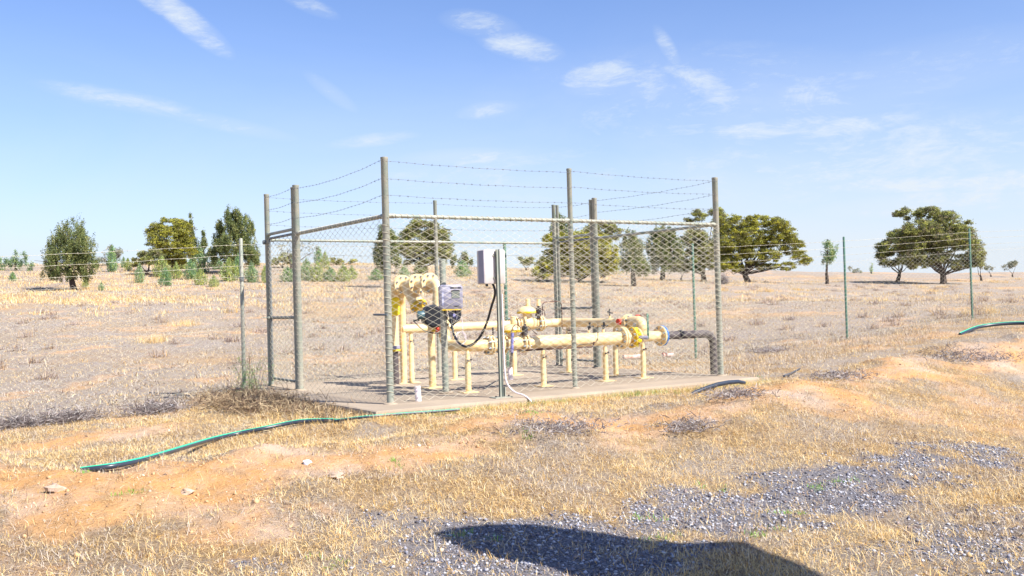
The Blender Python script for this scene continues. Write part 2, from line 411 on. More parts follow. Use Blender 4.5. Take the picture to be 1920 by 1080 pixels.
# ------------------------------------------------------------------ ground
def ground():
    rings = [0.0, .6, 1.2, 2.0, 2.8, 3.4]
    r = 3.6
    while r < 15: rings.append(r); r += .045
    while r < 30: rings.append(r); r *= 1.006
    while r < 230: rings.append(r); r *= 1.0125
    while r < 2500: rings.append(r); r *= 1.15
    rings = np.array(rings)
    a0 = math.atan2(fh[1], fh[0]); fine = np.arange(-41, 41.01, .17); coarse = np.arange(45, 316, 5.)
    ang = np.radians(np.concatenate([fine, coarse]))+a0
    Rr, A = np.meshgrid(rings, ang, indexing='ij'); X = CAM[0]+Rr*np.cos(A); Y = CAM[1]+Rr*np.sin(A)
    Z = terrain(X, Y)
    nr, na = X.shape; V = np.stack([X, Y, Z], -1).reshape(-1, 3)
    i = np.arange(nr-1)[:, None]; j = np.arange(na)[None]; j2 = (j+1) % na
    Fq = np.stack([i*na+j, (i+1)*na+j, (i+1)*na+j2, i*na+j2], -1).reshape(-1, 4)
    s, g, p = masks(V[:, 0], V[:, 1])
    D = (V[:, 0]-CAM[0])*fh[0]+(V[:, 1]-CAM[1])*fh[1]
    side = berm(V[:, 0], V[:, 1])[2]
    field = np.where(V[:, 1] > 4.4, 1., 0.)
    col = np.stack([np.maximum(s, p*.6), g, field], -1)
    m = bpy.data.materials.new('dry_ground'); m.use_nodes = True; nt = m.node_tree; N = nt.nodes; L = nt.links
    b = N['Principled BSDF']; b.inputs['Roughness'].default_value = .95; b.inputs['Specular IOR Level'].default_value = .1
    at = N.new('ShaderNodeAttribute'); at.attribute_name = 'tone'; sp = N.new('ShaderNodeSeparateColor'); L.new(at.outputs['Color'], sp.inputs[0])
    tc = N.new('ShaderNodeTexCoord')
    def ns(sc, d=6, ro=.6, lo=0, hi=1):
        n = N.new('ShaderNodeTexNoise'); L.new(tc.outputs['Object'], n.inputs['Vector']); n.inputs['Scale'].default_value = sc; n.inputs['Detail'].default_value = d; n.inputs['Roughness'].default_value = ro
        mr = N.new('ShaderNodeMapRange'); L.new(n.outputs[0], mr.inputs[0]); mr.inputs[1].default_value = lo; mr.inputs[2].default_value = hi; return mr.outputs[0]
    def mix(f, a, b_):
        n = N.new('ShaderNodeMix'); n.data_type = 'RGBA'
        for inp, v in ((n.inputs[0], f), (n.inputs['A'], a), (n.inputs['B'], b_)):
            if isinstance(v, tuple): inp.default_value = (*v, 1)
            elif isinstance(v, float): inp.default_value = v
            else: L.new(v, inp)
        return n.outputs['Result']
    litter = mix(ns(28, 8, .75, .38, .62), (.20, .13, .075), (.50, .35, .19))
    litter = mix(ns(.9, 4, .6, .42, .6), litter, mix(ns(40, 8, .75, .35, .65), (.23, .175, .14), (.45, .38, .30)))
    soil = mix(ns(1.1, 6, .6, .44, .64), (.62, .34, .14), (.60, .44, .32))
    soil = mix(ns(60, 6, .8, .60, .74), soil, (.42, .26, .15))
    soil = mix(ns(18, 8, .7, .55, .72), soil, (.62, .46, .33))
    fieldc = mix(ns(.35, 6, .65, .4, .6), (.37, .285, .19), (.37, .31, .255))
    fieldc = mix(ns(7, 9, .78, .46, .62), fieldc, (.30, .25, .225))
    fieldc = mix(ns(2.6, 9, .8, .54, .66), fieldc, (.30, .265, .25))
    fieldc = mix(ns(.12, 5, .6, .52, .62), fieldc, (.43, .29, .165))
    fieldc = mix(ns(38, 6, .85, .50, .60), fieldc, (.26, .215, .185))
    fieldc = mix(ns(24, 6, .85, .56, .66), fieldc, (.46, .385, .29))
    gravel = mix(ns(55, 4, .6, .4, .6), (.13, .12, .125), (.29, .27, .28))
    c = mix(sp.outputs[2], litter, fieldc); c = mix(sp.outputs[0], c, soil); c = mix(sp.outputs[1], c, gravel)
    L.new(c, b.inputs['Base Color'])
    bp = N.new('ShaderNodeBump'); bp.inputs['Strength'].default_value = .9; bp.inputs['Distance'].default_value = .045
    L.new(ns(22, 9, .75), bp.inputs['Height']); L.new(bp.outputs[0], b.inputs['Normal'])
    o = raw_mesh('ground', V, Fq, m, col, smooth=True, kind='structure')
ground()

# ------------------------------------------------------------------ blades of dry grass
def blades(n, xy, length, width, lean, cols, name, zoff=0., curve=.3, sink=.005, **tags):
    """xy (n,2); each blade is a bent strip of two tapering quads turned into 3 triangles"""
    x, y = xy[:, 0], xy[:, 1]; z = terrain(x, y)+zoff-sink
    a = rng.uniform(0, 2*np.pi, n); th = lean
    d = np.stack([np.cos(a)*np.sin(th), np.sin(a)*np.sin(th), np.cos(th)], -1)
    sdv = np.stack([-np.sin(a), np.cos(a), np.zeros(n)], -1)
    tw = rng.uniform(-1, 1, n)[:, None]; sdv = sdv+np.stack([np.cos(a)*0, np.sin(a)*0, np.ones(n)], -1)*tw*.6
    P0 = np.stack([x, y, z], -1); Ln = length[:, None]; W = width[:, None]
    mid = P0+d*Ln*.5; tip = P0+d*Ln; tip[:, 2] -= (curve*length)*rng.uniform(0, 1, n); tip[:, 2] = np.maximum(tip[:, 2], z+.004)
    tip[:, :2] += rng.normal(0, .12, (n, 2))*length[:, None]
    V = np.stack([P0-sdv*W*.5, P0+sdv*W*.5, mid+sdv*W*.4, mid-sdv*W*.4, tip], 1).reshape(-1, 3)
    b = np.arange(n)[:, None]*5
    Fq = np.concatenate([b+np.array([[0, 1, 2]]), b+np.array([[0, 2, 3]]), b+np.array([[3, 2, 4]])], 0)
    col = np.repeat(cols, 5, 0)
    return raw_mesh(name, V, Fq, MT['straw'], col, loc=(0, 0, 0), kind='stuff', **tags)
PAL = np.array([(.86, .62, .27), (.78, .57, .29), (.88, .73, .45), (.60, .40, .18), (.46, .38, .31), (.68, .60, .50), (.19, .115, .075), (.80, .49, .14)])
def pick_cols(n, w, var=.12):
    w = np.array(w, float); w /= w.sum(); k = rng.choice(len(PAL), n, p=w); c = PAL[k]*rng.uniform(1-var, 1+var, (n, 1)); return np.clip(c, .02, .95)
def fan_points(n, r0, r1, half=31, pw=1.):
    """random ground points in the part of the paddock the photograph looks over, denser near"""
    a0 = math.atan2(fh[1], fh[0]); u = rng.uniform(0, 1, n)
    r = (r0**pw+(r1**pw-r0**pw)*u)**(1/pw); a = a0+np.radians(rng.uniform(-half, half, n))
    return np.stack([CAM[0]+r*np.cos(a), CAM[1]+r*np.sin(a)], -1)
def off_pad(P, m=.05): return ~((P[:, 0] > -.5-m) & (P[:, 0] < 5.66+m) & (P[:, 1] > -.65-m) & (P[:, 1] < 4.5+m))
def litter():
    P = fan_points(890000, 4.2, 15.5, 35, 1.3); P = P[off_pad(P, .0)]
    s, g, p = masks(P[:, 0], P[:, 1]); dn = fbm(P[:, 0]/.35, P[:, 1]/.35, 90, 3)
    dens = (1-.93*s)*(1-.82*g)*(1-.3*p)*(.72+1.2*dn)
    beyond = P[:, 1] > 4.45
    keep = rng.uniform(0, 1, len(P)) < dens*np.where(beyond, .6, 1)
    P = P[keep]; n = len(P)
    big = fbm(P[:, 0]/.9, P[:, 1]/.9, 95, 3)
    grey = sstep(-.02, .12, big); c1 = pick_cols(n, [3, 2.5, 3, 2.2, .8, .8, 1.3, 1.6]); c2 = pick_cols(n, [.6, 1, .8, 1, 3, 3, 2.6, .3])
    k = rng.uniform(0, 1, n) < grey*.85; c = np.where(k[:, None], c2, c1)
    ln = rng.lognormal(math.log(.05), .42, n).clip(.02, .17); th = np.radians(rng.uniform(35, 92, n)); up_ = rng.uniform(0, 1, n) < .10; th = np.where(up_, np.radians(rng.uniform(5, 45, n)), th)
    blades(n, P, ln, rng.uniform(.0018, .004, n), th, c, 'dry_grass')
def tufts(name, centres, per, spread, ln, wd, lean, w, var=.12, tint=None, zoff=0):
    m = len(centres); P = np.repeat(centres, per, 0); n = len(P); P = P+rng.normal(0, 1, (n, 2))*np.repeat(spread, per)[:, None]
    c = pick_cols(n, w, var)
    if tint is not None: c = np.clip(c*np.array(tint), 0, .95)
    L_ = np.repeat(ln, per)*rng.uniform(.5, 1.1, n)
    return P, L_, rng.uniform(wd[0], wd[1], n), np.radians(rng.uniform(lean[0], lean[1], n)), c
def merge(name, groups):
    P = np.concatenate([g[0] for g in groups]); k = off_pad(P, -.02)
    L_ = np.concatenate([g[1] for g in groups]); W = np.concatenate([g[2] for g in groups]); T = np.concatenate([g[3] for g in groups]); c = np.concatenate([g[4] for g in groups])
    P, L_, W, T, c = P[k], L_[k], W[k], T[k], c[k]
    blades(len(P), P, L_, W, T, c, name)
litter()
def far_litter():
    P = fan_points(330000, 14, 60, 35, .7); P = P[off_pad(P, 0) & (P[:, 1] > -3)]; s, g, p = masks(P[:, 0], P[:, 1]); nn = fbm(P[:, 0]/5, P[:, 1]/5, 97, 4)
    P = P[rng.uniform(0, 1, len(P)) < (1-s)*(.75+.8*nn)*(1-sstep(32, 58, np.hypot(P[:, 0]-CAM[0], P[:, 1]-CAM[1])))]; n = len(P); R = np.hypot(P[:, 0]-CAM[0], P[:, 1]-CAM[1]); big = fbm(P[:, 0]/2.5, P[:, 1]/2.5, 98, 3)
    c = np.where((rng.uniform(0, 1, n) < sstep(-.08, .12, big))[:, None], pick_cols(n, [.5, 1, 1.5, 1, 3, 4, 1.4, .2]), pick_cols(n, [2, 2, 2.5, 2, 1, 1, 1.2, 1]))
    blades(n, P, rng.uniform(.025, .07, n)*(1+R/45), rng.uniform(.002, .004, n)*(1+R/22), np.radians(rng.uniform(30, 88, n)), c, 'paddock_litter')
far_litter()
STRAWW = [3, 2.5, 3, 1.5, .5, .6, .3, 1.2]; GREYW = [.2, .6, .6, .8, 3.0, 3.4, 1.6, .1]
def front_tufts():
    G = []
    c = fan_points(2600, 4.5, 14, 35, 1.3); s, g, p = masks(c[:, 0], c[:, 1]); nn = fbm(c[:, 0]/.8, c[:, 1]/.8, 120, 3)
    c = c[(rng.uniform(0, 1, len(c)) < (1-s)*(1-.75*g)*(.55+2.5*nn)) & off_pad(c, .05) & (c[:, 1] < 4.3)]
    G.append(tufts('', c, 26, np.full(len(c), .045), rng.uniform(.04, .12, len(c)), (.0022, .004), (15, 88), STRAWW))
    c = fan_points(900, 4.5, 15, 35, 1.3); s, g, p = masks(c[:, 0], c[:, 1]); nn = fbm(c[:, 0]/1.1, c[:, 1]/1.1, 130, 3)
    c = c[(rng.uniform(0, 1, len(c)) < (1-.7*s)*(.25+3*nn)) & off_pad(c, .05)]
    G.append(tufts('', c, 34, np.full(len(c), .055), rng.uniform(.05, .13, len(c)), (.002, .004), (30, 90), GREYW))
    merge('grass_tufts', G)
    # grass against the front and right edge of the concrete
    G = []
    xs = rng.uniform(-.6, 6.0, 520); ys = -.68-np.abs(rng.normal(0, .16, 520)); c = np.stack([xs, ys], -1)
    G.append(tufts('', c, 26, np.full(len(c), .04), rng.uniform(.05, .13, len(c)), (.003, .005), (10, 78), STRAWW))
    xs = rng.uniform(-.3, 6.0, 170); ys = -.70-np.abs(rng.normal(0, .10, 170)); c = np.stack([xs, ys], -1)
    G.append(tufts('', c, 26, np.full(len(c), .045), rng.uniform(.05, .13, len(c)), (.003, .005), (10, 78), STRAWW, .2, (.45, .72, .42)))
    c = np.stack([rng.uniform(-1.6, -.5, 90), rng.uniform(-.9, 1.2, 90)], -1)
    G.append(tufts('', c, 26, np.full(len(c), .05), rng.uniform(.08, .2, len(c)), (.003, .005), (10, 78), STRAWW))
    merge('verge_grass', G)
    # little green weeds
    G = []
    for px, py in [(745, 862), (885, 1008), (1215, 972), (1440, 1008), (1330, 915), (1540, 915), (1260, 1010), (1480, 960), (620, 1060), (1590, 905), (990, 820), (1010, 782), (245, 925), (170, 885), (1340, 730), (1200, 742), (1400, 706)]:
        h = hit(px, py); c = np.array([h[:2]]*4)+rng.normal(0, .07, (4, 2))
        G.append(tufts('', c, 14, np.full(4, .03), np.full(4, .06), (.003, .006), (10, 80), STRAWW, .2, (.28, .72, .22)))
    merge('green_weeds', G)
front_tufts()
def field():
    G = []
    # grey low saltbush-like tufts over the paddock, thinning away from the fence
    c = fan_points(9000, 16, 110, 35, .8); nn = fbm(c[:, 0]/9, c[:, 1]/9, 140, 4)
    c = c[(c[:, 1] > 4.7) & (rng.uniform(0, 1, len(c)) < .5+2.4*nn)]; R = np.hypot(c[:, 0]-CAM[0], c[:, 1]-CAM[1])
    G.append(tufts('', c, 24, (.035+.0006*R)*rng.uniform(.6, 2.2, len(c)), rng.uniform(.06, .16, len(c))*(1+R/140), (.005, .012), (20, 88), GREYW))
    c = fan_points(380, 22, 90, 29, .9); c = c[(c[:, 1] > 4.7)]; R = np.hypot(c[:, 0]-CAM[0], c[:, 1]-CAM[1])
    G.append(tufts('', c, 110, .07+.0012*R, rng.uniform(.2, .36, len(c)), (.006, .013), (5, 85), GREYW, .15, (.8, .75, .8)))
    # scrub along the foot of the perimeter fence
    xs = rng.uniform(-9, 24, 520); c = np.stack([xs, 4.55+rng.normal(0, .35, 520)], -1)
    c = c[off_pad(c, .1)]
    G.append(tufts('', c, 26, np.full(len(c), .09), rng.uniform(.1, .24, len(c)), (.003, .007), (10, 80), GREYW, .2))
    xs = rng.uniform(5.9, 16, 330); c = np.stack([xs, 1.9+.18*(xs-6)+rng.normal(0, .6, 330)], -1)
    G.append(tufts('', c, 34, np.full(len(c), .09), rng.uniform(.09, .2, len(c)), (.003, .006), (15, 85), GREYW, .2))
    cc = np.array([hit(a, b)[:2] for a, b in ((342, 610), (310, 640), (1755, 548), (1770, 540), (1870, 530), (1905, 524), (1845, 590), (1730, 540), (1445, 548), (1350, 545), (1500, 545))]); cc = np.repeat(cc, 5, 0)+rng.normal(0, .3, (len(cc)*5, 2))
    G.append(tufts('', cc, 90, np.full(len(cc), .12), np.full(len(cc), .32), (.004, .009), (5, 50), STRAWW))
    merge('paddock_scrub', G)
    # standing straw on the rise
    G = []
    c = fan_points(11000, 34, 108, 35, 1.4); dx, dy = c[:, 0]-CAM[0], c[:, 1]-CAM[1]; D = dx*fh[0]+dy*fh[1]; t = (dx*rh[0]+dy*rh[1])/D
    nn = fbm(c[:, 0]/7, c[:, 1]/7, 150, 4); w = np.interp(t, [-.5, -.1, .1, .5], [.95, .55, .22, .16])*sstep(38, 52, D)
    c = c[rng.uniform(0, 1, len(c)) < w*(.65+2.6*nn)]; R = np.hypot(c[:, 0]-CAM[0], c[:, 1]-CAM[1])
    G.append(tufts('', c, 30, .10+.0035*R, rng.uniform(.14, .36, len(c)), (.010, .026), (2, 60), STRAWW, .15))
    merge('standing_straw', G)
field()

def gravel():
    n0 = 100000; P = fan_points(n0, 4.3, 12.5, 35, 1.4); s, g, p = masks(P[:, 0], P[:, 1])
    bare = fbm(P[:, 0]/.45, P[:, 1]/.45, 170, 3)
    P = P[rng.uniform(0, 1, n0) < g*(.75+1.6*bare)]; P = P[:27000]; n = len(P)
    z = terrain(P[:, 0], P[:, 1])
    base = np.array([(1, 0, 0), (-1, 0, 0), (0, 1, 0), (0, -1, 0), (0, 0, 1), (0, 0, -1)], float)
    Fo = np.array([(0, 2, 4), (2, 1, 4), (1, 3, 4), (3, 0, 4), (2, 0, 5), (1, 2, 5), (3, 1, 5), (0, 3, 5)])
    sz = rng.lognormal(math.log(.0082), .45, n).clip(0, .017); V = base[None]*rng.uniform(.6, 1.3, (n, 6, 1))+rng.normal(0, .18, (n, 6, 3)); V[:, :, 2] *= .7
    a = rng.uniform(0, 2*np.pi, n); ca, sa = np.cos(a)[:, None], np.sin(a)[:, None]
    X = V[:, :, 0]*ca-V[:, :, 1]*sa; Y = V[:, :, 0]*sa+V[:, :, 1]*ca
    V = np.stack([X, Y, V[:, :, 2]], -1)*sz[:, None, None]+np.stack([P[:, 0], P[:, 1], z+sz*.3], -1)[:, None]
    Fq = (np.arange(n)[:, None, None]*6+Fo[None]).reshape(-1, 3)
    pal = np.array([(.26, .255, .29), (.13, .125, .15), (.42, .42, .46), (.33, .25, .22), (.54, .53, .55)]); c = pal[rng.choice(5, n, p=[.34, .25, .2, .11, .10])]*rng.uniform(.8, 1.2, (n, 1))
    raw_mesh('gravel', V.reshape(-1, 3), Fq, MT['stone'], np.repeat(c, 6, 0), kind='stuff')
gravel()

def pebbles():
    """small pale clods and stones lying on the bare soil, countless"""
    P = fan_points(42000, 4.4, 15, 35, 1.3); s, g, p = masks(P[:, 0], P[:, 1]); P = P[rng.uniform(0, 1, len(P)) < np.maximum(s, .15)*.45]; n = len(P)
    z = terrain(P[:, 0], P[:, 1]); base = np.array([(1, 0, 0), (-1, 0, 0), (0, 1, 0), (0, -1, 0), (0, 0, 1), (0, 0, -1)], float)
    Fo = np.array([(0, 2, 4), (2, 1, 4), (1, 3, 4), (3, 0, 4), (2, 0, 5), (1, 2, 5), (3, 1, 5), (0, 3, 5)])
    sz = rng.lognormal(math.log(.0052), .62, n).clip(0, .028); V = base[None]+rng.normal(0, .2, (n, 6, 3))
    V = V*sz[:, None, None]+np.stack([P[:, 0], P[:, 1], z+sz*.2], -1)[:, None]
    pal = np.array([(.54, .34, .18), (.42, .25, .13), (.60, .46, .34), (.22, .15, .11)]); c = pal[rng.choice(4, n, p=[.4, .3, .22, .08])]*rng.uniform(.8, 1.2, (n, 1))
    raw_mesh('soil_crumbs', V.reshape(-1, 3), (np.arange(n)[:, None, None]*6+Fo[None]).reshape(-1, 3), MT['stone'], np.repeat(c, 6, 0), kind='stuff')
pebbles()

# ------------------------------------------------------------------ concrete pad
def pad():
    # rounded-corner outline, chamfered arris, slightly uneven edge
    x0, x1, y0, y1 = -.5, 5.66, -.65, 4.5; pts = []
    for a, b in (((x0, y0), (x1, y0)), ((x1, y0), (x1, y1)), ((x1, y1), (x0, y1)), ((x0, y1), (x0, y0))):
        for k in range(40):
            t = k/40; pts.append((a[0]+(b[0]-a[0])*t, a[1]+(b[1]-a[1])*t))
    pts = np.array(pts); n = len(pts); cc = np.array([(x0+x1)/2, (y0+y1)/2]); jit = rng.normal(0, .006, n); dirn = (pts-cc)/np.linalg.norm(pts-cc, axis=1)[:, None]
    out = pts+dirn*jit[:, None]; V = []
    for z, ins in ((-.4, 0), (-.03, .004), (-.010, .012), (0, .035)):
        q = out-dirn*ins*1.2; V += [(a, b, z) for a, b in q]
    Fc = [(i*n+k, i*n+(k+1) % n, (i+1)*n+(k+1) % n, (i+1)*n+k) for i in range(3) for k in range(n)]+[tuple(range(3*n, 4*n))]
    o = MB().add(V, Fc).build('concrete_pad', MT['concrete'], None, smooth=False); o['kind'] = 'structure'
pad()

# ------------------------------------------------------------------ chain link
def chainlink_arrays(O, U, length, H, base=None, p=.083, r=.0030, ties=None, spikes=0.):
    """zigzag wires side by side; O start corner (bottom), U unit direction, H height"""
    U = np.array([U[0], U[1], 0.]); Nn = np.array([-U[1], U[0], 0.]); Z = np.array([0, 0, 1.])
    nw = int(length/p); p = length/nw; nz = int(round(H/(p/2)))
    V = []; Fq = []; n0 = 0
    k = np.arange(nz+1); offs = [(math.cos(a), math.sin(a)) for a in (math.pi/2, math.pi*7/6, math.pi*11/6)]
    for i in range(nw):
        par = (k+i) % 2
        x = (i+.5)*p+np.where(par == 0, -1, 1)*(p/2+.0012); yy = np.where(par == 0, -1, 1)*r*.9
        zz = k*(H/nz)
        P = np.array(O)[None]+U[None]*x[:, None]+Nn[None]*yy[:, None]+Z[None]*zz[:, None]
        if base is not None: P[:, 2] += base(P[:, 0], P[:, 1])*np.where(k < 1e9, 1, 1)
        if spikes > 0: P[-1, 2] += spikes
        for (c, s_) in offs: V.append(P+U[None]*c*r*1.25+Nn[None]*s_*r*1.25)
        m = nz+1; i0 = np.arange(nz)
        for a in range(3):
            b = (a+1) % 3; Fq.append(np.stack([n0+a*m+i0, n0+a*m+i0+1, n0+b*m+i0+1, n0+b*m+i0], -1))
        n0 += 3*m
    if ties:
        for (c0, axis, R, count, ln) in ties:         # loops of wire round a rail or post
            axis = nrm(axis); a = np.array([0, 0, 1.]) if abs(axis[2]) < .9 else U; e = nrm(np.cross(axis, a)); g = np.cross(axis, e)
            for q in range(count):
                th = np.linspace(0, 2*np.pi, 11)[:-1]; P = np.array(c0)+axis*(q+.5)*ln/count+(np.cos(th)[:, None]*e+np.sin(th)[:, None]*g)*(R+r)+axis[None]*(.014*np.sin(th)[:, None])
                rad = (np.cos(th)[:, None]*e+np.sin(th)[:, None]*g)
                V += [P+rad*r*1.2, P-rad*r*.8+axis*r*1.2, P-rad*r*.8-axis*r*1.2]; m = 10; i0 = np.arange(10); i1 = (i0+1) % 10
                for a_ in range(3):
                    b = (a_+1) % 3; Fq.append(np.stack([n0+a_*m+i0, n0+a_*m+i1, n0+b*m+i1, n0+b*m+i0], -1))
                n0 += 30
    return np.concatenate(V), np.concatenate(Fq)
def barb_strand(A, B, sag=.02, barbs=.115, r=.0017):
    A = np.array(A, float); B = np.array(B, float); L_ = np.linalg.norm(B-A); n = max(8, int(L_/.15)); mb = MB()
    P = [A+(B-A)*t-np.array([0, 0, sag*4*t*(1-t)])+np.array([0, 0, .004*math.sin(t*n*1.3)]) for t in np.linspace(0, 1, n+1)]
    mb.tube(P, r, 4, False); nb = int(L_/barbs); d = nrm(B-A); s = nrm(np.cross(d, (0, 0, 1)))
    for k in range(nb):
        t = (k+.5+random.uniform(-.1, .1))/nb; q = A+(B-A)*t-np.array([0, 0, sag*4*t*(1-t)]); a = random.uniform(0, math.pi)
        for aa in (a, a+1.5):
            w = s*math.cos(aa)+np.array([0, 0, 1])*math.sin(aa); mb.tube([q-w*.016+d*.004, q+w*.016-d*.004], .0014, 3, False)
        mb.tube([q-d*.01, q+d*.01], r*2, 4, False)
    return mb

# ------------------------------------------------------------------ security cage
LX, LY, HT, HR, HL, HB = 5.511, 4.2185, 3.0, 2.283, 2.36, 2.275
def cage():
    root = thing('fence_cage', 'tall chain link cage with barbed wire strands standing around the cream pipework', 'security fence', (0, 0, 0))
    def post(x, y, h, r, z0=0.0):
        mb = MB().tube([(x, y, z0), (x, y, h-.035), (x, y, h-.03), (x, y, h-.005), (x, y, h)], [r, r, r+.003, r+.003, r*.6], 16)
        o = part(mb, 'post', MT['galv'], root)
        c = MB().tube([(x, y, z0+.0), (x, y, z0+.008), (x, y, z0+.02)], [r*2.0, r*1.9, r+.004], 12); part(c, 'foot_collar', MT['concrete'], o)
        return o
    for x, y, h, r in ((0, 0, HT, .044), (2.7785, 0, HT, .034), (LX, 0, HT, .044), (0, 2.9636, HT, .046), (0, LY, HT, .040), (LX, LY, HT, .036), (2.9983, LY, HT, .032), (LX, 2.978, HT, .044)):
        post(x, y, h, r)
    for x, y in ((-.01, 2.9636+.10), (LX-.01, LY-.13), (LX-.01, 2.978+.10)): post(x, y, HT-.02, .028)
    def rail(a, b, z, r=.024, elbow=False):
        mb = MB().tube([(a[0], a[1], z), (b[0], b[1], z)], r, 12); o = part(mb, 'rail', MT['galv'], root)
        for e, f_ in ((a, b), (b, a)):
            d = nrm(np.array(f_)-np.array(e)); p = np.array([e[0]+d[0]*.07, e[1]+d[1]*.07, z])
            part(MB().disc(p, (d[0], d[1], 0), r+.007, .09, 12), 'rail_end', MT['galv'], o)
        return o
    rail((0, 0), (2.7785, 0), HR); rail((2.7785, 0), (LX, 0), HR)
    rail((0, 0), (0, 2.9636), HR); rail((LX, 0), (LX, 2.978), HR)
    rail((0, 2.9636), (0, LY), HL); rail((LX, 2.978), (LX, LY), HL)
    rail((0, LY), (2.9983, LY), HB, .02); rail((2.9983, LY), (LX, LY), HB, .02)
    def panel(O, U, ln, H, ties, nm='wire_mesh', par=root, r=.0030):
        V, Fq = chainlink_arrays(O, U, ln, H, ties=ties, r=r); return raw_mesh(nm, V, Fq, MT['wire'], parent=par)
    off = .05
    panel((0, -off, .02), (1, 0), LX, HR+.02-.02, [((0, 0, HR), (1, 0, 0), .026, 66, LX), ((0, 0, .1), (0, 0, 1), .046, 24, 2.1), ((2.7785, 0, .1), (0, 0, 1), .036, 22, 2.1), ((LX, 0, .1), (0, 0, 1), .046, 24, 2.1)])
    panel((-off, 2.96, .02), (0, -1), 2.96, HR, [((0, 0, HR), (0, 1, 0), .026, 36, 2.96), ((0, 2.9636, .1), (0, 0, 1), .048, 22, 2.1)], r=.0021)
    panel((LX+off, 0, .02), (0, 1), 2.978, HR, [((LX, 2.978, .1), (0, 0, 1), .046, 22, 2.1)], r=.0023)
    panel((0, LY+off, .02), (1, 0), LX, HB, [((0, LY, HB), (1, 0, 0), .022, 66, LX), ((0, LY, .1), (0, 0, 1), .042, 22, 2.1)], r=.0024)
    # gates in both short sides: a hinged leaf with its own frame and mesh
    for X, y0, y1, low in ((0, 2.9636, LY, False), (LX, 2.978, LY, True)):
        g = MB(); a, b = y0+.13, y1-.09
        g.tube([(X, a, .08), (X, a, 2.3)], .018, 10); g.tube([(X, b, .08), (X, b, 2.3)], .018, 10)
        gate = part(g, 'gate', MT['galvdark'], root)
        for z in (1.06, .12, 2.29):
            part(MB().tube([(X, a, z), (X, b, z)], .024 if z == 1.06 else .02, 10), 'crossbar', MT['galvdark'], gate)
        V, Fq = chainlink_arrays((X-(.03 if X == 0 else -.03), a, .08), (0, 1), b-a, 2.22); raw_mesh('gate_mesh', V, Fq, MT['wire'], parent=gate)
        l = MB().box((X-.02, b+.06, 1.06), (.022, .05, .02), bev=.006); l.tube([(X-.02, b+.03, 1.06), (X-.14, b+.05, 1.065)], .009, 8)
        part(l, 'latch', MT['galv'], gate); part(MB().tube([(X-.02, b, 1.20), (X-.02, b+.12, 1.215)], .007, 8), 'hook', MT['galv'], gate)
        if X == 0:
            part(MB().disc((X-.05, b+.09, 2.24), (1, 0, 0), .035, .05, 10), 'hinge', MT['galvdark'], gate)
    # strands
    for z in (2.945, 2.735, 2.52):
        for a, b, s in (((0, -.046), (2.78, -.036), .018), ((2.78, -.036), (LX, -.046), .02), ((-.046, 0), (-.046, 2.96), .055), ((-.046, 2.96), (-.042, LY), .02),
                        ((LX+.046, 0), (LX+.046, 2.98), .03), ((LX+.046, 2.98), (LX+.04, LY), .02), ((0, LY+.04), (3.0, LY+.034), .02), ((3.0, LY+.034), (LX, LY+.04), .02)):
            part(barb_strand((a[0], a[1], z+random.uniform(-.01, .01)), (b[0], b[1], z+random.uniform(-.01, .01)), s), 'barbed_wire', MT['barb'], root)
    b = MB().tube([(-.02, .30, 1.085), (-.05, .02, 1.08)], .011, 8); b.tube([(-.05, .3, 1.085), (-.05, -.08, 1.08)], .012, 8); part(b, 'slide_bar', MT['galvdark'], root)
cage()

# ------------------------------------------------------------------ perimeter fence
def perimeter():
    Y = 4.45
    root = thing('perimeter_fence', 'long low chain link paddock fence with plain wires running behind the cage', 'fence', (0, Y, 0))
    tb = lambda x, y: terrain(x, y, False)
    xs = [-8.9, -4.6, -.35, 4.55, 9.2, 14.0, 19.0, 24.2, 29]
    for i, x in enumerate(xs):
        z = float(tb(x, Y)); r = .03 if i < 4 else .026
        h = 2.4
        o = part(MB().tube([(x, Y, z-.15), (x, Y, z+h-.02), (x, Y, z+h)], [r, r, r*.7], 12), 'post', MT['galv'] if i < 3 else MT['green_post'], root)
        if i < 3: part(MB().disc((x, Y, z+1.76), (0, 0, 1), r+.008, .07, 12), 'wire_tie', MT['galvdark'], o)
    for a, b in ((-8.9, -.35), (-.35, 9.2), (9.2, 19.0), (19.0, 29)):
        V, Fq = chainlink_arrays((a, Y-.035, .03), (1, 0), b-a, 1.82, base=tb, p=.095, r=.0020, spikes=.02); V = V-np.array([0, Y, 0])
        raw_mesh('wire_mesh', V, Fq, MT['wire'], parent=root)
    for h, bb in ((2.3, .16), (2.14, .16), (1.97, .16), (1.80, None), (1.0, None), (.1, None)):
        for a, b in zip(xs[:-1], xs[1:]):
            z0, z1 = float(tb(a, Y)), float(tb(b, Y))
            if bb: mb = barb_strand((a, Y-.03, z0+h), (b, Y-.03, z1+h), .012, bb, .0022)
            else: mb = MB().tube([(a, Y-.045, z0+h), (b, Y-.045, z1+h)], .0018, 4)
            part(mb, 'barbed_wire' if bb else 'tension_wire', MT['wire'], root)
perimeter()

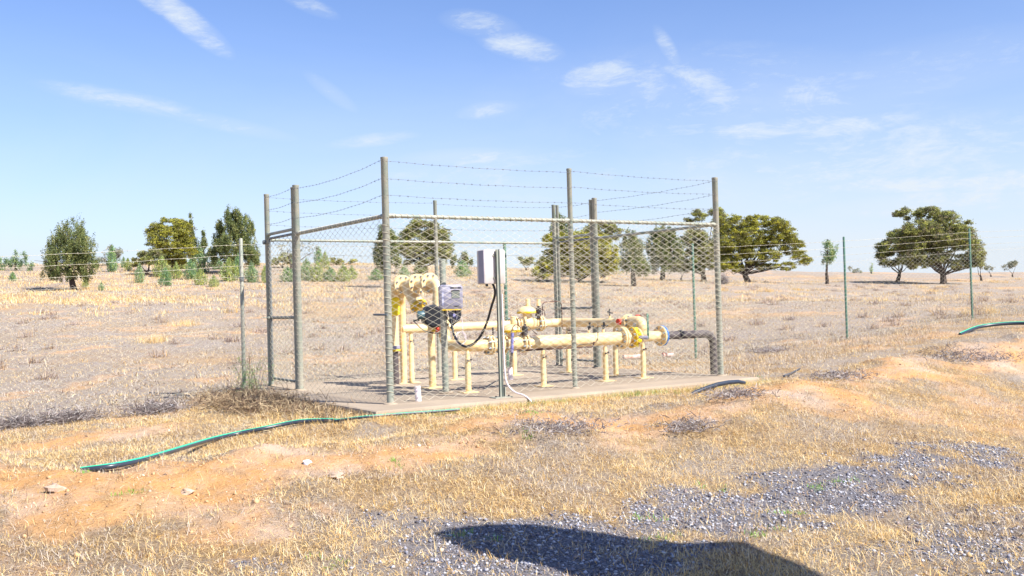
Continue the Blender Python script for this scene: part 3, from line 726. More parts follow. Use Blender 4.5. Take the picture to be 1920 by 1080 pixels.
# ------------------------------------------------------------------ gas pipework
def skid():
    root = thing('gas_pipework', 'cream and yellow flanged gas pipework with regulators bolted to the concrete inside the cage', 'pipework', (1.5, .62, 0))
    cream, yel = MT['cream'], MT['yellow']
    def P(name, m, pts, r, bend=.13, n=18, par=root, label=None): return part(MB().pipe(pts, r, bend, n), name, m, par, label=label)
    def flange(c, ax, R=.14, t=.028, nb=8, m=cream, both=1, rb=None, bolts=True, phase=.5):
        o = part(MB().disc(c, ax, R, t, 32, .005), 'flange', m, root); a = nrm(ax); h = np.array([0, 0, 1.]) if abs(a[2]) < .9 else np.array([1., 0, 0])
        e = nrm(np.cross(a, h)); g = np.cross(a, e); rb = rb or R*.80
        if bolts:
            for k in range(nb):
                A = 2*math.pi*(k+phase)/nb; q = np.array(c)+(math.cos(A)*e+math.sin(A)*g)*rb
                mb = MB().tube([q-a*.045, q+a*.045], .0085, 8); mb.tube([q-a*(t/2+.014)*both, q-a*(t/2)*both], .019, 6)
                part(mb, 'bolt', MT['bolt'], o)
        return o
    def leg(x, y, ztop, r=.04, clamp=True, plate=.11):
        mb = MB().tube([(x, y, .008), (x, y, ztop-.24), (x, y, ztop-.14), (x, y, ztop)], [r, r, r*.9, r*.55], 14)
        o = part(mb, 'support_leg', cream, root)
        a = random.uniform(-.25, .25); ax = [(math.cos(a), math.sin(a), 0), (-math.sin(a), math.cos(a), 0), (0, 0, 1)]
        part(MB().box((x, y, .0065), (plate, plate, .0055), ax), 'base_plate', cream, o, smooth=False)
        if clamp:
            b = MB().disc((x-.02, y-.045, ztop-.13), (0, 1, 0), .014, .03, 8); b.disc((x+.025, y-.045, ztop-.12), (0, 1, 0), .014, .03, 8)
            part(b, 'clamp_bolt', MT['rust'], o)
    # near line
    Yn, Zn = .62, .62
    P('pipe', cream, [(1.5, 1.32, 1.0), (1.5, 1.32, Zn), (1.5, Yn, Zn), (1.76, Yn, Zn)], .078, .16)
    for x in (1.785, 1.835): flange((x, Yn, Zn), (1, 0, 0), .135, m=cream)
    P('valve_body', cream, [(1.85, Yn, Zn), (1.97, Yn, Zn)], .085)
    for x in (1.985, 2.035): flange((x, Yn, Zn), (1, 0, 0), .135, m=cream)
    def regulator(x, y, z, s=1.):
        b = MB().tube([(x-.16*s, y, z), (x-.10*s, y, z), (x, y, z), (x+.10*s, y, z), (x+.16*s, y, z)], [.07*s, .085*s, .115*s, .09*s, .07*s], 20)
        b.tube([(x-.02, y, z), (x-.02, y, z+.15*s)], [.08*s, .07*s], 16); o = part(b, 'regulator', cream, root)
        part(MB().disc((x-.03, y, z+.165*s), (0, 0, 1), .15*s, .035, 28), 'diaphragm_flange', yel, o)  # yellow stands in for golden shade on the cream flange
        part(MB().tube([(x-.03, y, z+.18*s), (x-.03, y, z+.2*s), (x-.03, y, z+.235*s), (x-.03, y, z+.26*s)], [.145*s, .14*s, .10*s, .05*s], 24), 'diaphragm_cover', cream, o)
        part(MB().tube([(x-.0, y, z+.24*s), (x-.0, y, z+.36*s), (x-.0, y, z+.37*s)], [.036*s, .036*s, .025*s], 16), 'spring_housing', cream, o)
        pl = MB().tube([(x+.14*s, y-.07, z+.10*s), (x+.15*s, y-.07, z+.19*s)], .045*s, 12); pl.tube([(x+.15*s, y-.07, z+.19*s), (x+.15*s, y-.07, z+.26*s)], .02, 10); part(pl, 'pilot_valve', MT['rust'], o)
        part(MB().tube([(x+.15*s, y-.07, z+.26*s), (x+.15*s, y-.07, z+.36*s)], .03*s, 12), 'pilot_cap', cream, o)
        part(MB().tube([(x+.12*s, y-.09, z+.2*s), (x+.12*s, y-.14, z+.2*s)], .035*s, 12), 'gauge', MT['dark'], o)
        return o
    regulator(2.20, Yn, Zn+.01, 1.0)
    for x in (2.345, 2.395): flange((x, Yn, Zn), (1, 0, 0), .13, m=cream)
    part(MB().tube([(2.41, Yn, Zn), (2.47, Yn, Zn), (2.56, Yn, Zn), (2.62, Yn, Zn)], [.06, .065, .092, .095], 20), 'reducer', cream, root)
    P('pipe', cream, [(2.62, Yn, Zn), (4.08, Yn, Zn)], .095, n=24)
    for x in (4.10, 4.145): flange((x, Yn, Zn), (1, 0, 0), .165, .035)
    P('pipe', cream, [(4.16, Yn, Zn), (4.30, Yn, Zn)], .075)
    flange((4.30, Yn, Zn), (1, 0, 0), .158, .03, m=yel)
    vb = MB().disc((4.345, Yn, Zn), (1, 0, 0), .12, .06, 20)
    for k in range(8):
        A = 2*math.pi*(k+.5)/8; vb.tube([(4.33, Yn+.13*math.cos(A), Zn+.13*math.sin(A)), (4.38, Yn+.13*math.cos(A), Zn+.13*math.sin(A))], .028, 8)
    v = part(vb, 'butterfly_valve', mat('bright_yellow_enamel', (.95, .78, .0), .3), root)
    part(MB().tube([(4.36, Yn, Zn+.1), (4.36, Yn-.02, Zn+.21)], .026, 10), 'stem', MT['bolt'], v)
    part(MB().box((4.47, Yn-.19, Zn+.16), (.018, .006, .19), bev=.003), 'lever', MT['green_post'], v)
    part(MB().tube([(4.36, Yn-.1, Zn+.0), (4.47, Yn-.19, Zn-.01)], .03, 10), 'gear_hub', MT['grey_box'], v)
    flange((4.40, Yn, Zn), (1, 0, 0), .15, .026)
    P('tee', cream, [(4.41, Yn, Zn), (4.86, Yn, Zn)], .078)
    flange((4.875, Yn, Zn), (1, 0, 0), .155, .032)
    part(MB().disc((4.91, Yn, Zn), (1, 0, 0), .158, .03, 32), 'gasket', MT['blue'], root, label='blue insulating gasket')
    P('buried_pipe', MT['rust'], [(4.93, Yn, Zn), (5.98, Yn, Zn-.01), (5.98, Yn, -.35)], .062, .17, label='dark brown wrapped pipe bending down into the soil')
    part(MB().disc((5.28, Yn, Zn-.003), (1, 0, 0), .072, .06, 20), 'pipe_collar', MT['black'], root)
    # far line and cross-over
    Yf, Zf = 2.8, .83
    P('pipe', cream, [(1.58, Yf, Zf), (3.58, Yf, Zf)], .068)
    part(MB().disc((3.36, Yf, Zf-.01), (1, 0, 0), .085, .12, 20), 'coupling', cream, root)
    for x in (3.60, 3.66): flange((x, Yf, Zf), (1, 0, 0), .135)
    regulator(3.92, Yf, Zf+.01, 1.1)
    for x in (4.13, 4.18): flange((x, Yf, Zf), (1, 0, 0), .13, m=cream)
    P('pipe', cream, [(4.2, Yf, Zf), (4.58, Yf, Zf), (4.53, .98, Zf)], .072, .12)
    flange((4.53, .97, Zf+.01), (0, 1, 0), .12, .03); flange((4.53, .92, Zf+.01), (0, 1, 0), .12, .03)
    for y in (1.02,): 
        part(MB().tube([(4.42, y, Zf+.02), (4.38, y, Zf+.02)], .05, 16), 'plug', MT['red'], root); part(MB().tube([(4.66, .92, Zf+.06), (4.71, .9, Zf+.06)], .06, 16), 'plug', MT['red'], root)
    P('elbow', cream, [(4.53, .91, Zf+.02), (4.53, Yn, Zf+.02), (4.53, Yn, Zn)], .085, .17)
    # support legs
    for x, y, z in ((1.735, Yf, Zf-.06), (2.5, Yf, Zf-.06), (3.62, Yf, Zf-.1), (1.46, Yn, Zn-.06), (2.69, Yn, Zn-.08), (3.80, Yn, Zn-.08), (4.52, Yn, Zn-.06), (4.53, 1.29, Zf-.05), (4.56, 2.58, Zf-.05)): leg(x, y, z)
    # tall risers and the meter run
    XR = 1.5
    r1 = P('riser', cream, [(1.60, 2.80, .01), (1.60, 2.80, 1.22), (1.53, 2.66, 1.42)], .05, .05); part(MB().box((1.6, 2.8, .0065), (.12, .12, .0055)), 'base_plate', cream, r1, smooth=False)
    r2 = P('riser', cream, [(XR, 1.70, .01), (XR, 1.70, .92)], .052); part(MB().box((XR, 1.70, .0065), (.13, .13, .0055)), 'base_plate', cream, r2, smooth=False)
    P('inlet_pipe', MT['rust'], [(1.44, 2.76, -.1), (1.44, 2.76, .50)], .05, label='dark brown wrapped inlet pipe')
    part(MB().disc((1.44, 2.76, .515), (0, 0, 1), .085, .03), 'flange', yel, root); part(MB().disc((1.44, 2.76, .56), (0, 0, 1), .08, .05), 'gasket', MT['grey_box'], root)
    P('pipe', cream, [(1.44, 2.76, .58), (1.44, 2.76, 1.04)], .062)
    vb = MB().tube([(1.44, 2.76, 1.04), (1.44, 2.76, 1.06), (1.44, 2.76, 1.3), (1.44, 2.76, 1.32)], [.07, .09, .09, .07], 16); part(vb, 'valve_body', mat('valve_yellow', (.9, .7, .02), .35), root)
    P('elbow', cream, [(1.44, 2.76, 1.32), (1.44, 2.76, 1.5), (1.47, 2.56, 1.5)], .075, .13)
    ax = nrm((.05, -1, 0))
    for y in (2.56, 2.52, 2.12, 2.08, 1.76, 1.72):
        flange((XR+(2.1-y)*.04, y, 1.5), ax, .15, .026, bolts=y in (2.52, 2.08, 1.72), both=-1)
    part(MB().tube([(1.48, 2.5, 1.5), (1.49, 2.42, 1.5), (1.5, 2.3, 1.5), (1.5, 2.15, 1.5)], [.06, .075, .085, .06], 20), 'strainer', cream, root)
    part(MB().tube([(1.49, 2.40, 1.47), (1.52, 2.22, 1.27), (1.53, 2.15, 1.20)], [.095, .10, .105], 20), 'strainer', cream, root)
    axc = nrm((.1, -.75, -.85))
    cv = flange((1.53, 2.12, 1.175), axc, .13, .05, m=yel, both=-1, nb=8)
    part(MB().tube([np.array((1.53, 2.12, 1.175))+axc*.02, np.array((1.53, 2.12, 1.175))+axc*.07], [.08, .06], 16), 'strainer_cover', yel, root)
    P('pipe', cream, [(1.5, 2.06, 1.5), (1.51, 1.78, 1.5)], .06)
    P('elbow', cream, [(1.51, 1.71, 1.5), (1.515, 1.50, 1.49), (1.50, 1.50, 1.12)], .07, .15)
    P('pipe', cream, [(1.50, 1.50, 1.14), (1.5, 1.50, .85), (1.5, 1.32, .85), (1.5, 1.32, .7)], .06, .08)
    part(MB().tube([(1.5, 1.7, .9), (1.5, 1.55, .9)], .05, 14), 'stub', yel, root)
    # actuator
    c = np.array((1.36, 1.40, 1.03)); e1 = nrm((1, -.25, .0)); e3 = np.array([0, 0, 1.]); e2 = np.cross(e3, e1)
    hexo = []
    for yy, s in ((-.11, .85), (-.09, 1), (.09, 1), (.11, .85)):
        for k in range(8):
            A = math.pi*(k+.5)/4+.25; hexo.append(c+e1*math.cos(A)*.16*s+e3*math.sin(A)*.165*s+e2*yy)
    mb = MB().add(hexo, [(i*8+k, i*8+(k+1) % 8, (i+1)*8+(k+1) % 8, (i+1)*8+k) for i in range(3) for k in range(8)]+[tuple(range(7, -1, -1)), tuple(range(24, 32))])
    ac = part(mb, 'actuator', MT['black'], root, label='black plastic valve actuator')
    part(MB().tube([c-e1*.14-e2*.05+e3*.02, c-e1*.21-e2*.07+e3*.02, c-e1*.23-e2*.07+e3*.02], [.06, .06, .045], 18), 'motor_cover', mat('teal_black', (.05, .11, .13), .35), ac)
    part(MB().pipe([c-e1*.2-e2*.05-e3*.05, c-e1*.29-e2*.06-e3*.05], .014), 'cable_gland', MT['black'], ac)
    part(MB().tube([c+e1*.17-e2*.02, c+e1*.21-e2*.02], .05, 14), 'end_cap', MT['black'], ac)
    q = c-e1*.02
    part(MB().box(q+np.array((.10, -.06, -.19)), (.05, .03, .035), bev=.008), 'indicator', MT['red'], ac)
    part(MB().tube([q+np.array((.06, .0, -.13)), q+np.array((.06, .0, -.22))], .04, 12), 'bracket', yel, ac)
    cb = [c-e1*.29-e2*.06-e3*.05]+[np.array(p) for p in ((1.14, 1.40, .90), (1.2, 1.36, .83), (1.3, 1.25, .79), (1.36, 1.1, .80), (1.33, .95, .87), (1.28, .80, .93))]
    part(MB().pipe(cb, .008, .08, 8), 'cable', MT['black'], root)
    # impulse tubing and small fittings
    tb = MT['brass']
    def px_path(pts, Y): return [aty(a, b, Y) for a, b in pts]
    def tubep(pts, Y, r=.006, bend=.05, m=tb): part(MB().pipe(px_path(pts, Y), r, bend, 8), 'impulse_tube', m, root)
    tubep([(959, 650), (959, 622), (962, 611), (970, 608), (976, 613), (977, 626)], .42)
    tubep([(971, 618), (971, 598), (974, 595), (984, 596), (984, 612)], .48)
    tubep([(985, 657), (1112, 650), (1114, 641)], .52, .011, .03)
    tubep([(944, 628), (946, 650), (953, 655), (985, 656), (1040, 651), (1118, 643), (1121, 635), (1121, 606)], .50, .0055)
    tubep([(1007, 612), (1008, 584), (1012, 580), (1020, 580), (1022, 592)], 2.62)
    tubep([(1017, 590), (1017, 570), (1022, 566), (1048, 565), (1053, 570), (1054, 617), (1062, 619), (1102, 621)], 2.55, .008, .05)
    tubep([(990, 612), (1008, 628), (982, 632), (976, 630)], 1.6, .006, .02)
    for (a, b, Yv, h) in ((1104, 623, Yn, .1), (1131, 625, Yn, .09), (1046, 625, 2.6, .0)):
        if h: 
            p = aty(a, b, Yv); mb = MB().tube([(p[0], Yv, Zn+.09), (p[0], Yv, Zn+.14)], .02, 10); o = part(mb, 'weld_boss', cream, root)
            n = MB().tube([(p[0], Yv, Zn+.14), (p[0], Yv, Zn+.2)], .012, 8); n.tube([(p[0]-.03, Yv, Zn+.19), (p[0]+.09, Yv, Zn+.19)], .011, 8); n.tube([(p[0]+.02, Yv, Zn+.16), (p[0]+.02, Yv, Zn+.25)], .016, 8); part(n, 'needle_valve', MT['dark'], o)
    for y, h in ((1.42, .10), (1.12, .05)):
        o = part(MB().tube([(4.54, y, Zf+.06), (4.54, y, Zf+.06+h*.5)], .018, 10), 'weld_boss', cream, root)
        if h > .06:
            n = MB().tube([(4.54, y, Zf+.1), (4.54, y, Zf+.22)], .009, 8); n.tube([(4.50, y-.02, Zf+.16), (4.60, y, Zf+.15)], .010, 8); n.disc((4.5, y-.02, Zf+.17), (0, 1, 0), .022, .02, 8); part(n, 'needle_valve', MT['dark'], o)
    for x in (2.0, 2.2):
        part(MB().tube([(1.86+(x-2)*1.4, Yn-.02, Zn+.13), (1.86+(x-2)*1.4, Yn-.02, Zn+.24)], .015, 8), 'valve_stem', MT['rust'], root)
    part(MB().tube([aty(961, 624, .42), aty(960, 642, .42), aty(960, 661, .42)], .022, 12), 'taped_joint', MT['bluetape'], root)
    part(MB().tube([aty(960, 661, .42)]+[(*aty(960, 661, .42)[:2]*.35+np.array([3.04, 2.02])*.65, .34), (3.04, 2.02, .2)], .02, 10), 'conduit', MT['galvdark'], root)
    part(MB().pipe([aty(984, 596, 2.4), aty(984, 640, 2.4)], .014, .05, 8), 'taped_joint', MT['bluetape'], root)
    part(MB().tube([(1.1, 1.62, 1.3), (1.1, 1.62, 1.30)], .01, 6) if 0 else MB().tube([(1.62, 1.62, 1.24), (1.62, 1.62, 1.42)], .012, 8), 'valve_stem', MT['dark'], root)
skid()

# ------------------------------------------------------------------ meter stand
def meter_stand():
    bx, by = 1.203, .783
    root = thing('meter_stand', 'grey meter box with small screen on a round steel post beside the black actuator', 'meter', (bx, by, 0))
    zt = 1.80
    p = part(MB().tube([(bx, by, 0), (bx, by, zt-.03), (bx, by, zt-.028), (bx, by, zt-.004), (bx, by, zt)], [.044, .044, .047, .047, .03], 16), 'post', MT['galv'], root)
    part(MB().disc((bx, by, .01), (0, 0, 1), .1, .02, 16), 'base_plate', MT['concrete'], p)
    a = math.radians(-14); ax = [(math.cos(a), math.sin(a), 0), (-math.sin(a), math.cos(a), 0), (0, 0, 1)]; e = np.array(ax)
    c = np.array((bx+.05, by-.11, 1.285))
    b = part(MB().box(c, (.158, .055, .165), ax, .028), 'meter_box', MT['grey_box'], root)
    f = c-e[1]*.058
    part(MB().box(f+e[0]*.055+e[2]*.03, (.055, .003, .045), ax), 'screen', MT['glass'], b, smooth=False)
    part(MB().box(f+e[0]*.055+e[2]*.083, (.06, .003, .008), ax), 'screen_hood', MT['dark'], b, smooth=False)
    part(MB().box(f+e[0]*.03+e[2]*.122, (.045, .003, .007), ax), 'vent_slot', MT['dark'], b, smooth=False); part(MB().box(f+e[0]*.11+e[2]*.122, (.02, .003, .007), ax), 'vent_slot', MT['dark'], b, smooth=False)
    part(MB().box(f+e[0]*.06+e[2]*-.125, (.04, .003, .006), ax), 'vent_slot', MT['dark'], b, smooth=False)
    part(MB().box(f-e[0]*.125-e[2]*.02, (.014, .003, .09), ax), 'hinge_strip', mat('grey_shade', (.36, .37, .5), .5), b, smooth=False)
    part(MB().tube([c+e[0]*.15-e[2]*.0, c+e[0]*.185], .012, 8), 'lock', MT['dark'], b)
    part(MB().box(c+e[0]*.0-e[2]*.17, (.13, .05, .006), ax), 'gland_plate', MT['yellow'], b, smooth=False)
    br = part(MB().box(c+e[0]*.055+e[1]*.03-e[2]*.25, (.075, .02, .07), ax, .01), 'bracket', MT['grey_box'], root)
    part(MB().disc(c+e[0]*.04+e[1]*.0-e[2]*.25, e[1], .028, .03, 12), 'valve_knob', MT['bluetape'], br)
    for k in range(4):
        x = -.09+k*.05; part(MB().pipe([c+e[0]*x-e[2]*.17, c+e[0]*(x+.01)-e[1]*.01-e[2]*.25, c+e[0]*(.02+x*.2)-e[1]*.01-e[2]*.37], .0075, .04, 8), 'cable', MT['black'], root)
    pts = [c+e[0]*.13-e[2]*.17, c+e[0]*.12-e[1]*.02-e[2]*.29, c+e[0]*.02-e[1]*.03-e[2]*.36, c-e[0]*.02-e[1]*.03-e[2]*.42]; part(MB().pipe(pts, .016, .05, 8), 'cable', MT['black'], root)
    # coil of white tubing
    th = np.linspace(0, 4.4*math.pi, 60); q = np.array((bx+.17, by-.12, .73)); part(MB().tube([q+np.array((math.cos(t)*.075, -.02*t/6, math.sin(t)*.085)) for t in th]+[q+np.array((.03, -.02, .25)), q+np.array((.0, .0, .36))], .0045, 6), 'tubing_coil', MT['pvc'], root)
meter_stand()
def cabinet_stand():
    bx, by = 1.36, -.33
    root = thing('cabinet_stand', 'white electrical cabinet high on a slotted steel channel post inside the front mesh', 'cabinet', (bx, by, 0))
    zt = 1.86
    def chan(x, s, m):
        mb = MB(); mb.box((x, by-.03, zt/2), (.003, .015, zt/2)); mb.box((x+s*.0095, by-.045, zt/2), (.0095, .0025, zt/2)); mb.box((x+s*.0095, by-.015, zt/2), (.0095, .0025, zt/2))
        return part(mb, 'channel', m, root, smooth=False)
    ch = chan(bx-.004, -1, MT['galv']); chan(bx+.006, 1, MT['green_dark'])
    part(MB().box((bx, by-.03, .006), (.13, .075, .006)), 'base_plate', MT['galv'], root, smooth=False)
    part(MB().box((bx+.05, by-.031, .07), (.006, .02, .06)), 'bracket', MT['galv'], root, smooth=False)
    for x in (-.09, .10): part(MB().tube([(bx+x, by-.05, .0), (bx+x, by-.05, .03)], .012, 6), 'anchor_bolt', MT['rust'], root)
    c = np.array((bx-.02, by+.095, 1.645)); b = part(MB().box(c, (.155, .09, .215), bev=.012), 'cabinet', MT['white_box'], root)
    part(MB().box(c-np.array((.157, .02, 0)), (.003, .062, .205)), 'shaded_side', MT['grey_box'], b, smooth=False)  # grey sheet paints in the shade on the cabinet's left side
    for x in (-.1, -.08): part(MB().tube([c+np.array((x, -.03, -.21)), c+np.array((x, -.03, -.245))], .009, 8), 'cable_gland', MT['dark'], b)
    for z in (-.14, .14):
        part(MB().box((bx, by-.004, 1.645+z), (.05, .004, .012)), 'bracket', MT['galv'], root, smooth=False)
    # hose from the cabinet to the meter stand
    A = c+np.array((.0, -.03, -.215)); B = np.array((1.25, .66, .93))
    pts = [A, A+np.array((.03, .0, -.12)), (1.385, -.13, 1.12), (1.39, -.02, .95), (1.36, .10, .77), (1.32, .24, .66), (1.28, .36, .63), (1.25, .48, .68), (1.24, .58, .78), B, (1.25, .70, 1.05)]
    # smooth it
    P = [np.array(p, float) for p in pts]; Q = []
    for i in range(len(P)-1):
        p0 = P[max(i-1, 0)]; p1 = P[i]; p2 = P[i+1]; p3 = P[min(i+2, len(P)-1)]
        for t in np.linspace(0, 1, 7)[:-1]: Q.append(.5*((2*p1)+(-p0+p2)*t+(2*p0-5*p1+4*p2-p3)*t*t+(-p0+3*p1-3*p2+p3)*t**3))
    Q.append(P[-1]); part(MB().tube(Q, .0155, 10), 'hose', MT['black'], root)
    w = [(bx+.05, by-.03, 1.3), (bx+.055, by-.03, .42), (bx+.065, by-.045, .18), (bx+.12, by-.14, .06), (bx+.19, by-.27, .035), (bx+.24, by-.36, -.05), (bx+.245, by-.38, -.14)]
    part(MB().pipe(w, .0105, .07, 10), 'conduit', MT['pvc'], root, label='white conduit curving down to the soil')
cabinet_stand()
for x, y, h, ln in ((.417, .066, .185, 'short white plastic pipe stub standing in the concrete behind the near corner post'), (3.044, 2.022, .19, 'short white plastic pipe stub around a blue taped conduit under the pipework')):
    mb = MB(); mb.tube([(x, y, -.02), (x-.012, y, h-.003), (x-.012, y, h)], [.038, .038, .035], 16); mb.tube([(x-.012, y, h-.02), (x-.012, y, h+.002)], [.041, .041], 16)
    single(mb, 'pipe_stub', MT['pvc'], ln, 'pipe stub')

# ------------------------------------------------------------------ hoses and pipes lying about
def lay(pxs, r, dz=.0, lift=None):
    out = []
    for i, (a, b) in enumerate(pxs):
        h = hit(a, b); z = float(terrain(h[0], h[1])); out.append(np.array([h[0], h[1], z+r+dz+(lift[i] if lift else 0)]))
    P = out; Q = []
    for i in range(len(P)-1):
        p0 = P[max(i-1, 0)]; p1 = P[i]; p2 = P[i+1]; p3 = P[min(i+2, len(P)-1)]
        for t in np.linspace(0, 1, 9)[:-1]: Q.append(.5*((2*p1)+(-p0+p2)*t+(2*p0-5*p1+4*p2-p3)*t*t+(-p0+3*p1-3*p2+p3)*t**3))
    Q.append(P[-1]); return Q
def striped(name, Q, r, label, cat='pipe', group=None):
    ob = single(MB().tube(Q, r, 12), name, MT['poly'], label, cat, group)
    mb = MB()
    for i in range(1):
        S = [q+np.array([0, 0, r*.62])+np.append(-fh*(-r*.35), 0) for q in Q]; mb.tube(S, r*.62, 8)
    o = mb.build('stripe', MT['polygreen'], ob, True, loc=np.array(ob.location)); return ob
striped('poly_pipe', lay([(150, 872), (260, 856), (400, 830), (500, 813), (560, 803), (612, 796), (640, 793)], .022, .006, [-.035, .005, .015, .02, .015, .0, -.015]), .0215, 'black poly pipe with green stripe lying in straw left of the concrete')
striped('poly_pipe', lay([(628, 797), (680, 790), (740, 785), (800, 781), (862, 778)], .013, .03), .0135, 'thin green striped pipe half buried in grass before the concrete corner')
striped('poly_pipe', lay([(1800, 628), (1835, 621), (1880, 617), (1925, 616), (1990, 617)], .03, .03, [-.05, .02, .05, .05, .04]), .036, 'bright green striped pipe arching over the far mound at the right edge')
single(MB().tube([aty(a, b, -1.05) for a, b in ((1290, 743), (1305, 735), (1325, 727.5), (1345, 721), (1366, 717), (1384, 715.5), (1396, 718))], [.024, .028, .03, .031, .03, .028, .024], 12), 'poly_pipe', MT['poly'], 'short length of plain black pipe rising from grass beside the right corner of the concrete', 'pipe')
single(MB().tube(lay([(1470, 712), (1485, 703), (1500, 696)], .014, .03), .014, 10), 'poly_pipe', MT['poly'], 'thin dark pipe poking out of the dry mound right of the cage', 'pipe')
def pvc_on_ground(a, b, lab):
    h = [aty(a[0], a[1], 5.1), aty(b[0], b[1], 5.1)]; 
    for q in h: q[2] = float(terrain(q[0], q[1]))+.06
    single(MB().tube(h, .045, 14), 'plastic_pipe', MT['redpvc'], lab, 'pipe')
pvc_on_ground((1169, 684), (1208, 689), 'faded white and red plastic pipe lying behind the cage near its right gate')
pvc_on_ground((1243, 687), (1262, 690), 'short faded red plastic pipe piece lying in scrub left of the brown elbow')

# ------------------------------------------------------------------ stones and litter
def rock(px, py, size, label, m='clod', flat=.6, name='clod', cat='clod'):
    h = hit(px, py); z = float(terrain(h[0], h[1])); mb = MB(); n = 10; V = []; rs = np.random.default_rng(int(px*7+py))
    for i in range(7):
        ph = math.pi*(i/6)
        for k in range(n):
            A = 2*math.pi*k/n; rr = size*(1+.22*rs.normal()) if 0 < i < 6 else size
            V.append((h[0]+rr*math.sin(ph)*math.cos(A), h[1]+rr*math.sin(ph)*math.sin(A), z+size*.15+rr*flat*math.cos(ph)))
    Fc = [(i*n+k, i*n+(k+1) % n, (i+1)*n+(k+1) % n, (i+1)*n+k) for i in range(6) for k in range(n)]
    return single(mb.add(V, Fc), name, MT[m], label, cat)
rock(105, 922, .065, 'pale pinkish soil clod on the bare bank at the far left')
rock(630, 888, .07, 'flat pale clod of earth on straw below the orange bank', flat=.35)
rock(350, 905, .045, 'small pale stone on the bare pink bank', name='stone', cat='stone')
rock(575, 860, .035, 'white crumbled lump among twigs on top of the bank', 'rag', .6, 'lump', 'litter')
rock(320, 762, .035, 'scrap of white litter in the scrub at the foot of the left fence', 'rag', .8, 'litter', 'litter')

# ------------------------------------------------------------------ brush heaps and bushes
def twig_ball(name, label, cat, centre, rad, n, ln, cols, group=None, wd=(.003, .006), m='straw'):
    c = np.array(centre, float); P = rng.normal(0, .42, (n, 3))*np.array(rad)+c; P[:, 2] = np.abs(P[:, 2]-c[2])*.9+c[2]
    g = terrain(P[:, 0], P[:, 1]); P[:, 2] = np.maximum(P[:, 2], g+.005)
    d = rng.normal(0, 1, (n, 3)); d[:, 2] = np.abs(d[:, 2])*.6; d /= np.linalg.norm(d, axis=1)[:, None]
    s = np.cross(d, rng.normal(0, 1, (n, 3))); s /= np.linalg.norm(s, axis=1)[:, None]; L_ = rng.uniform(.4, 1, n)[:, None]*ln; W = rng.uniform(*wd, n)[:, None]
    bend = rng.normal(0, .15, (n, 3))*L_; T = P+d*L_; Mi = P+d*L_*.5+bend
    V = np.stack([P-s*W, P+s*W, Mi+s*W*.8, Mi-s*W*.8, T], 1).reshape(-1, 3); b = np.arange(n)[:, None]*5
    Fq = np.concatenate([b+np.array([[0, 1, 2]]), b+np.array([[0, 2, 3]]), b+np.array([[3, 2, 4]])], 0)
    cc = np.array(cols)[rng.integers(0, len(cols), n)]*rng.uniform(.8, 1.2, (n, 1))
    o = raw_mesh(name, V, Fq, MT[m], np.repeat(cc, 5, 0), loc=tuple(c)); o['label'] = label; o['category'] = cat
    if group: o['group'] = group
    return o
BR = [(.30, .21, .13), (.42, .31, .19), (.52, .41, .26), (.16, .11, .08)]; GR = [(.37, .32, .30), (.29, .25, .24), (.46, .42, .39), (.20, .16, .15)]
def heap(px, py, rad, n, ln, cols, name, label, cat, group=None): 
    h = hit(px, py); return twig_ball(name, label, cat, (h[0], h[1], float(terrain(h[0], h[1]))), rad, n, ln, cols, group)
twig_ball('brush_heap', 'wide heap of dry brown twigs piled against the left corner of the concrete', 'brush', (-.75, 2.6, -.14), (.62, 1.7, .15), 6500, .2, BR)
twig_ball('brush_heap', 'low brown twig drift along the left edge of the concrete near its front corner', 'brush', (-.75, .7, -.15), (.35, 1.1, .14), 1800, .17, BR)
for px, py, w, lb in ((130, 792, 1, 'grey tumbleweed at the foot of the left fence, left of the other two'), (290, 775, 1, 'middle grey tumbleweed at the foot of the left fence'), (40, 802, .7, 'small grey tumbleweed at the far left edge by the fence')):
    heap(px, py, (.5*w, .3*w, .2), int(1300*w**.3), .16, GR, 'tumbleweed', lb, 'tumbleweed', 'tumbleweeds caught along the left fence')
for px, py, w, lb in ((1050, 812, .5, 'grey twiggy tussock on the front face of the orange bank'), (1570, 706, .45, 'dark flattened grey bush by the bare orange patch on the right mound'), (1820, 665, .8, 'grey twig clump sprawling down the right hand mound'),
                      (1380, 752, .35, 'grey twiggy tussock on the bank right of the black pipe'), (1440, 660, .5, 'dark grey scrub bush in dead grass right of the cage'), (1290, 802, .3, 'small dark twig tuft on the orange bank')):
    heap(px, py, (w*1.25, w, .10), int(1500*w), .10, GR, 'dead_bush', lb, 'dead bush')
def weed():
    root = thing('green_weed', 'tall wispy green weed growing up beside the left rear posts', 'weed', (-.45, 3.7, -.14)); mb = MB(); V = []; n = 900
    for k in range(22):
        a = random.uniform(0, 6.28); l = random.uniform(.3, .75); b = np.array((-.45+random.gauss(0, .12), 3.7+random.gauss(0, .2), -.14)); t = b+np.array((math.cos(a)*l*.35, math.sin(a)*l*.35, l)); mid = (b+t)/2+np.array((0, 0, .08)); mb.tube([b, mid, t], [.0025, .002, .001], 4, False)
        for j in range(50):
            s = random.random(); q = b+(t-b)*s; V.append(q+np.array((random.gauss(0, .035), random.gauss(0, .035), random.gauss(0, .03))))
    part(mb, 'stem', MT['bark'], root)
    V = np.array(V); n = len(V); d = rng.normal(0, 1, (n, 3)); d /= np.linalg.norm(d, axis=1)[:, None]; s = np.cross(d, rng.normal(0, 1, (n, 3))); s /= np.linalg.norm(s, axis=1)[:, None]
    VV = np.stack([V-s*.003, V+s*.003, V+d*.055], 1).reshape(-1, 3)-np.array(root.location); c = np.array([(.22, .42, .12), (.32, .48, .2), (.4, .42, .2)])[rng.integers(0, 3, n)]
    raw_mesh('leaves', VV, np.arange(n*3).reshape(-1, 3), MT['leaf'], np.repeat(c, 3, 0), parent=root)
weed()

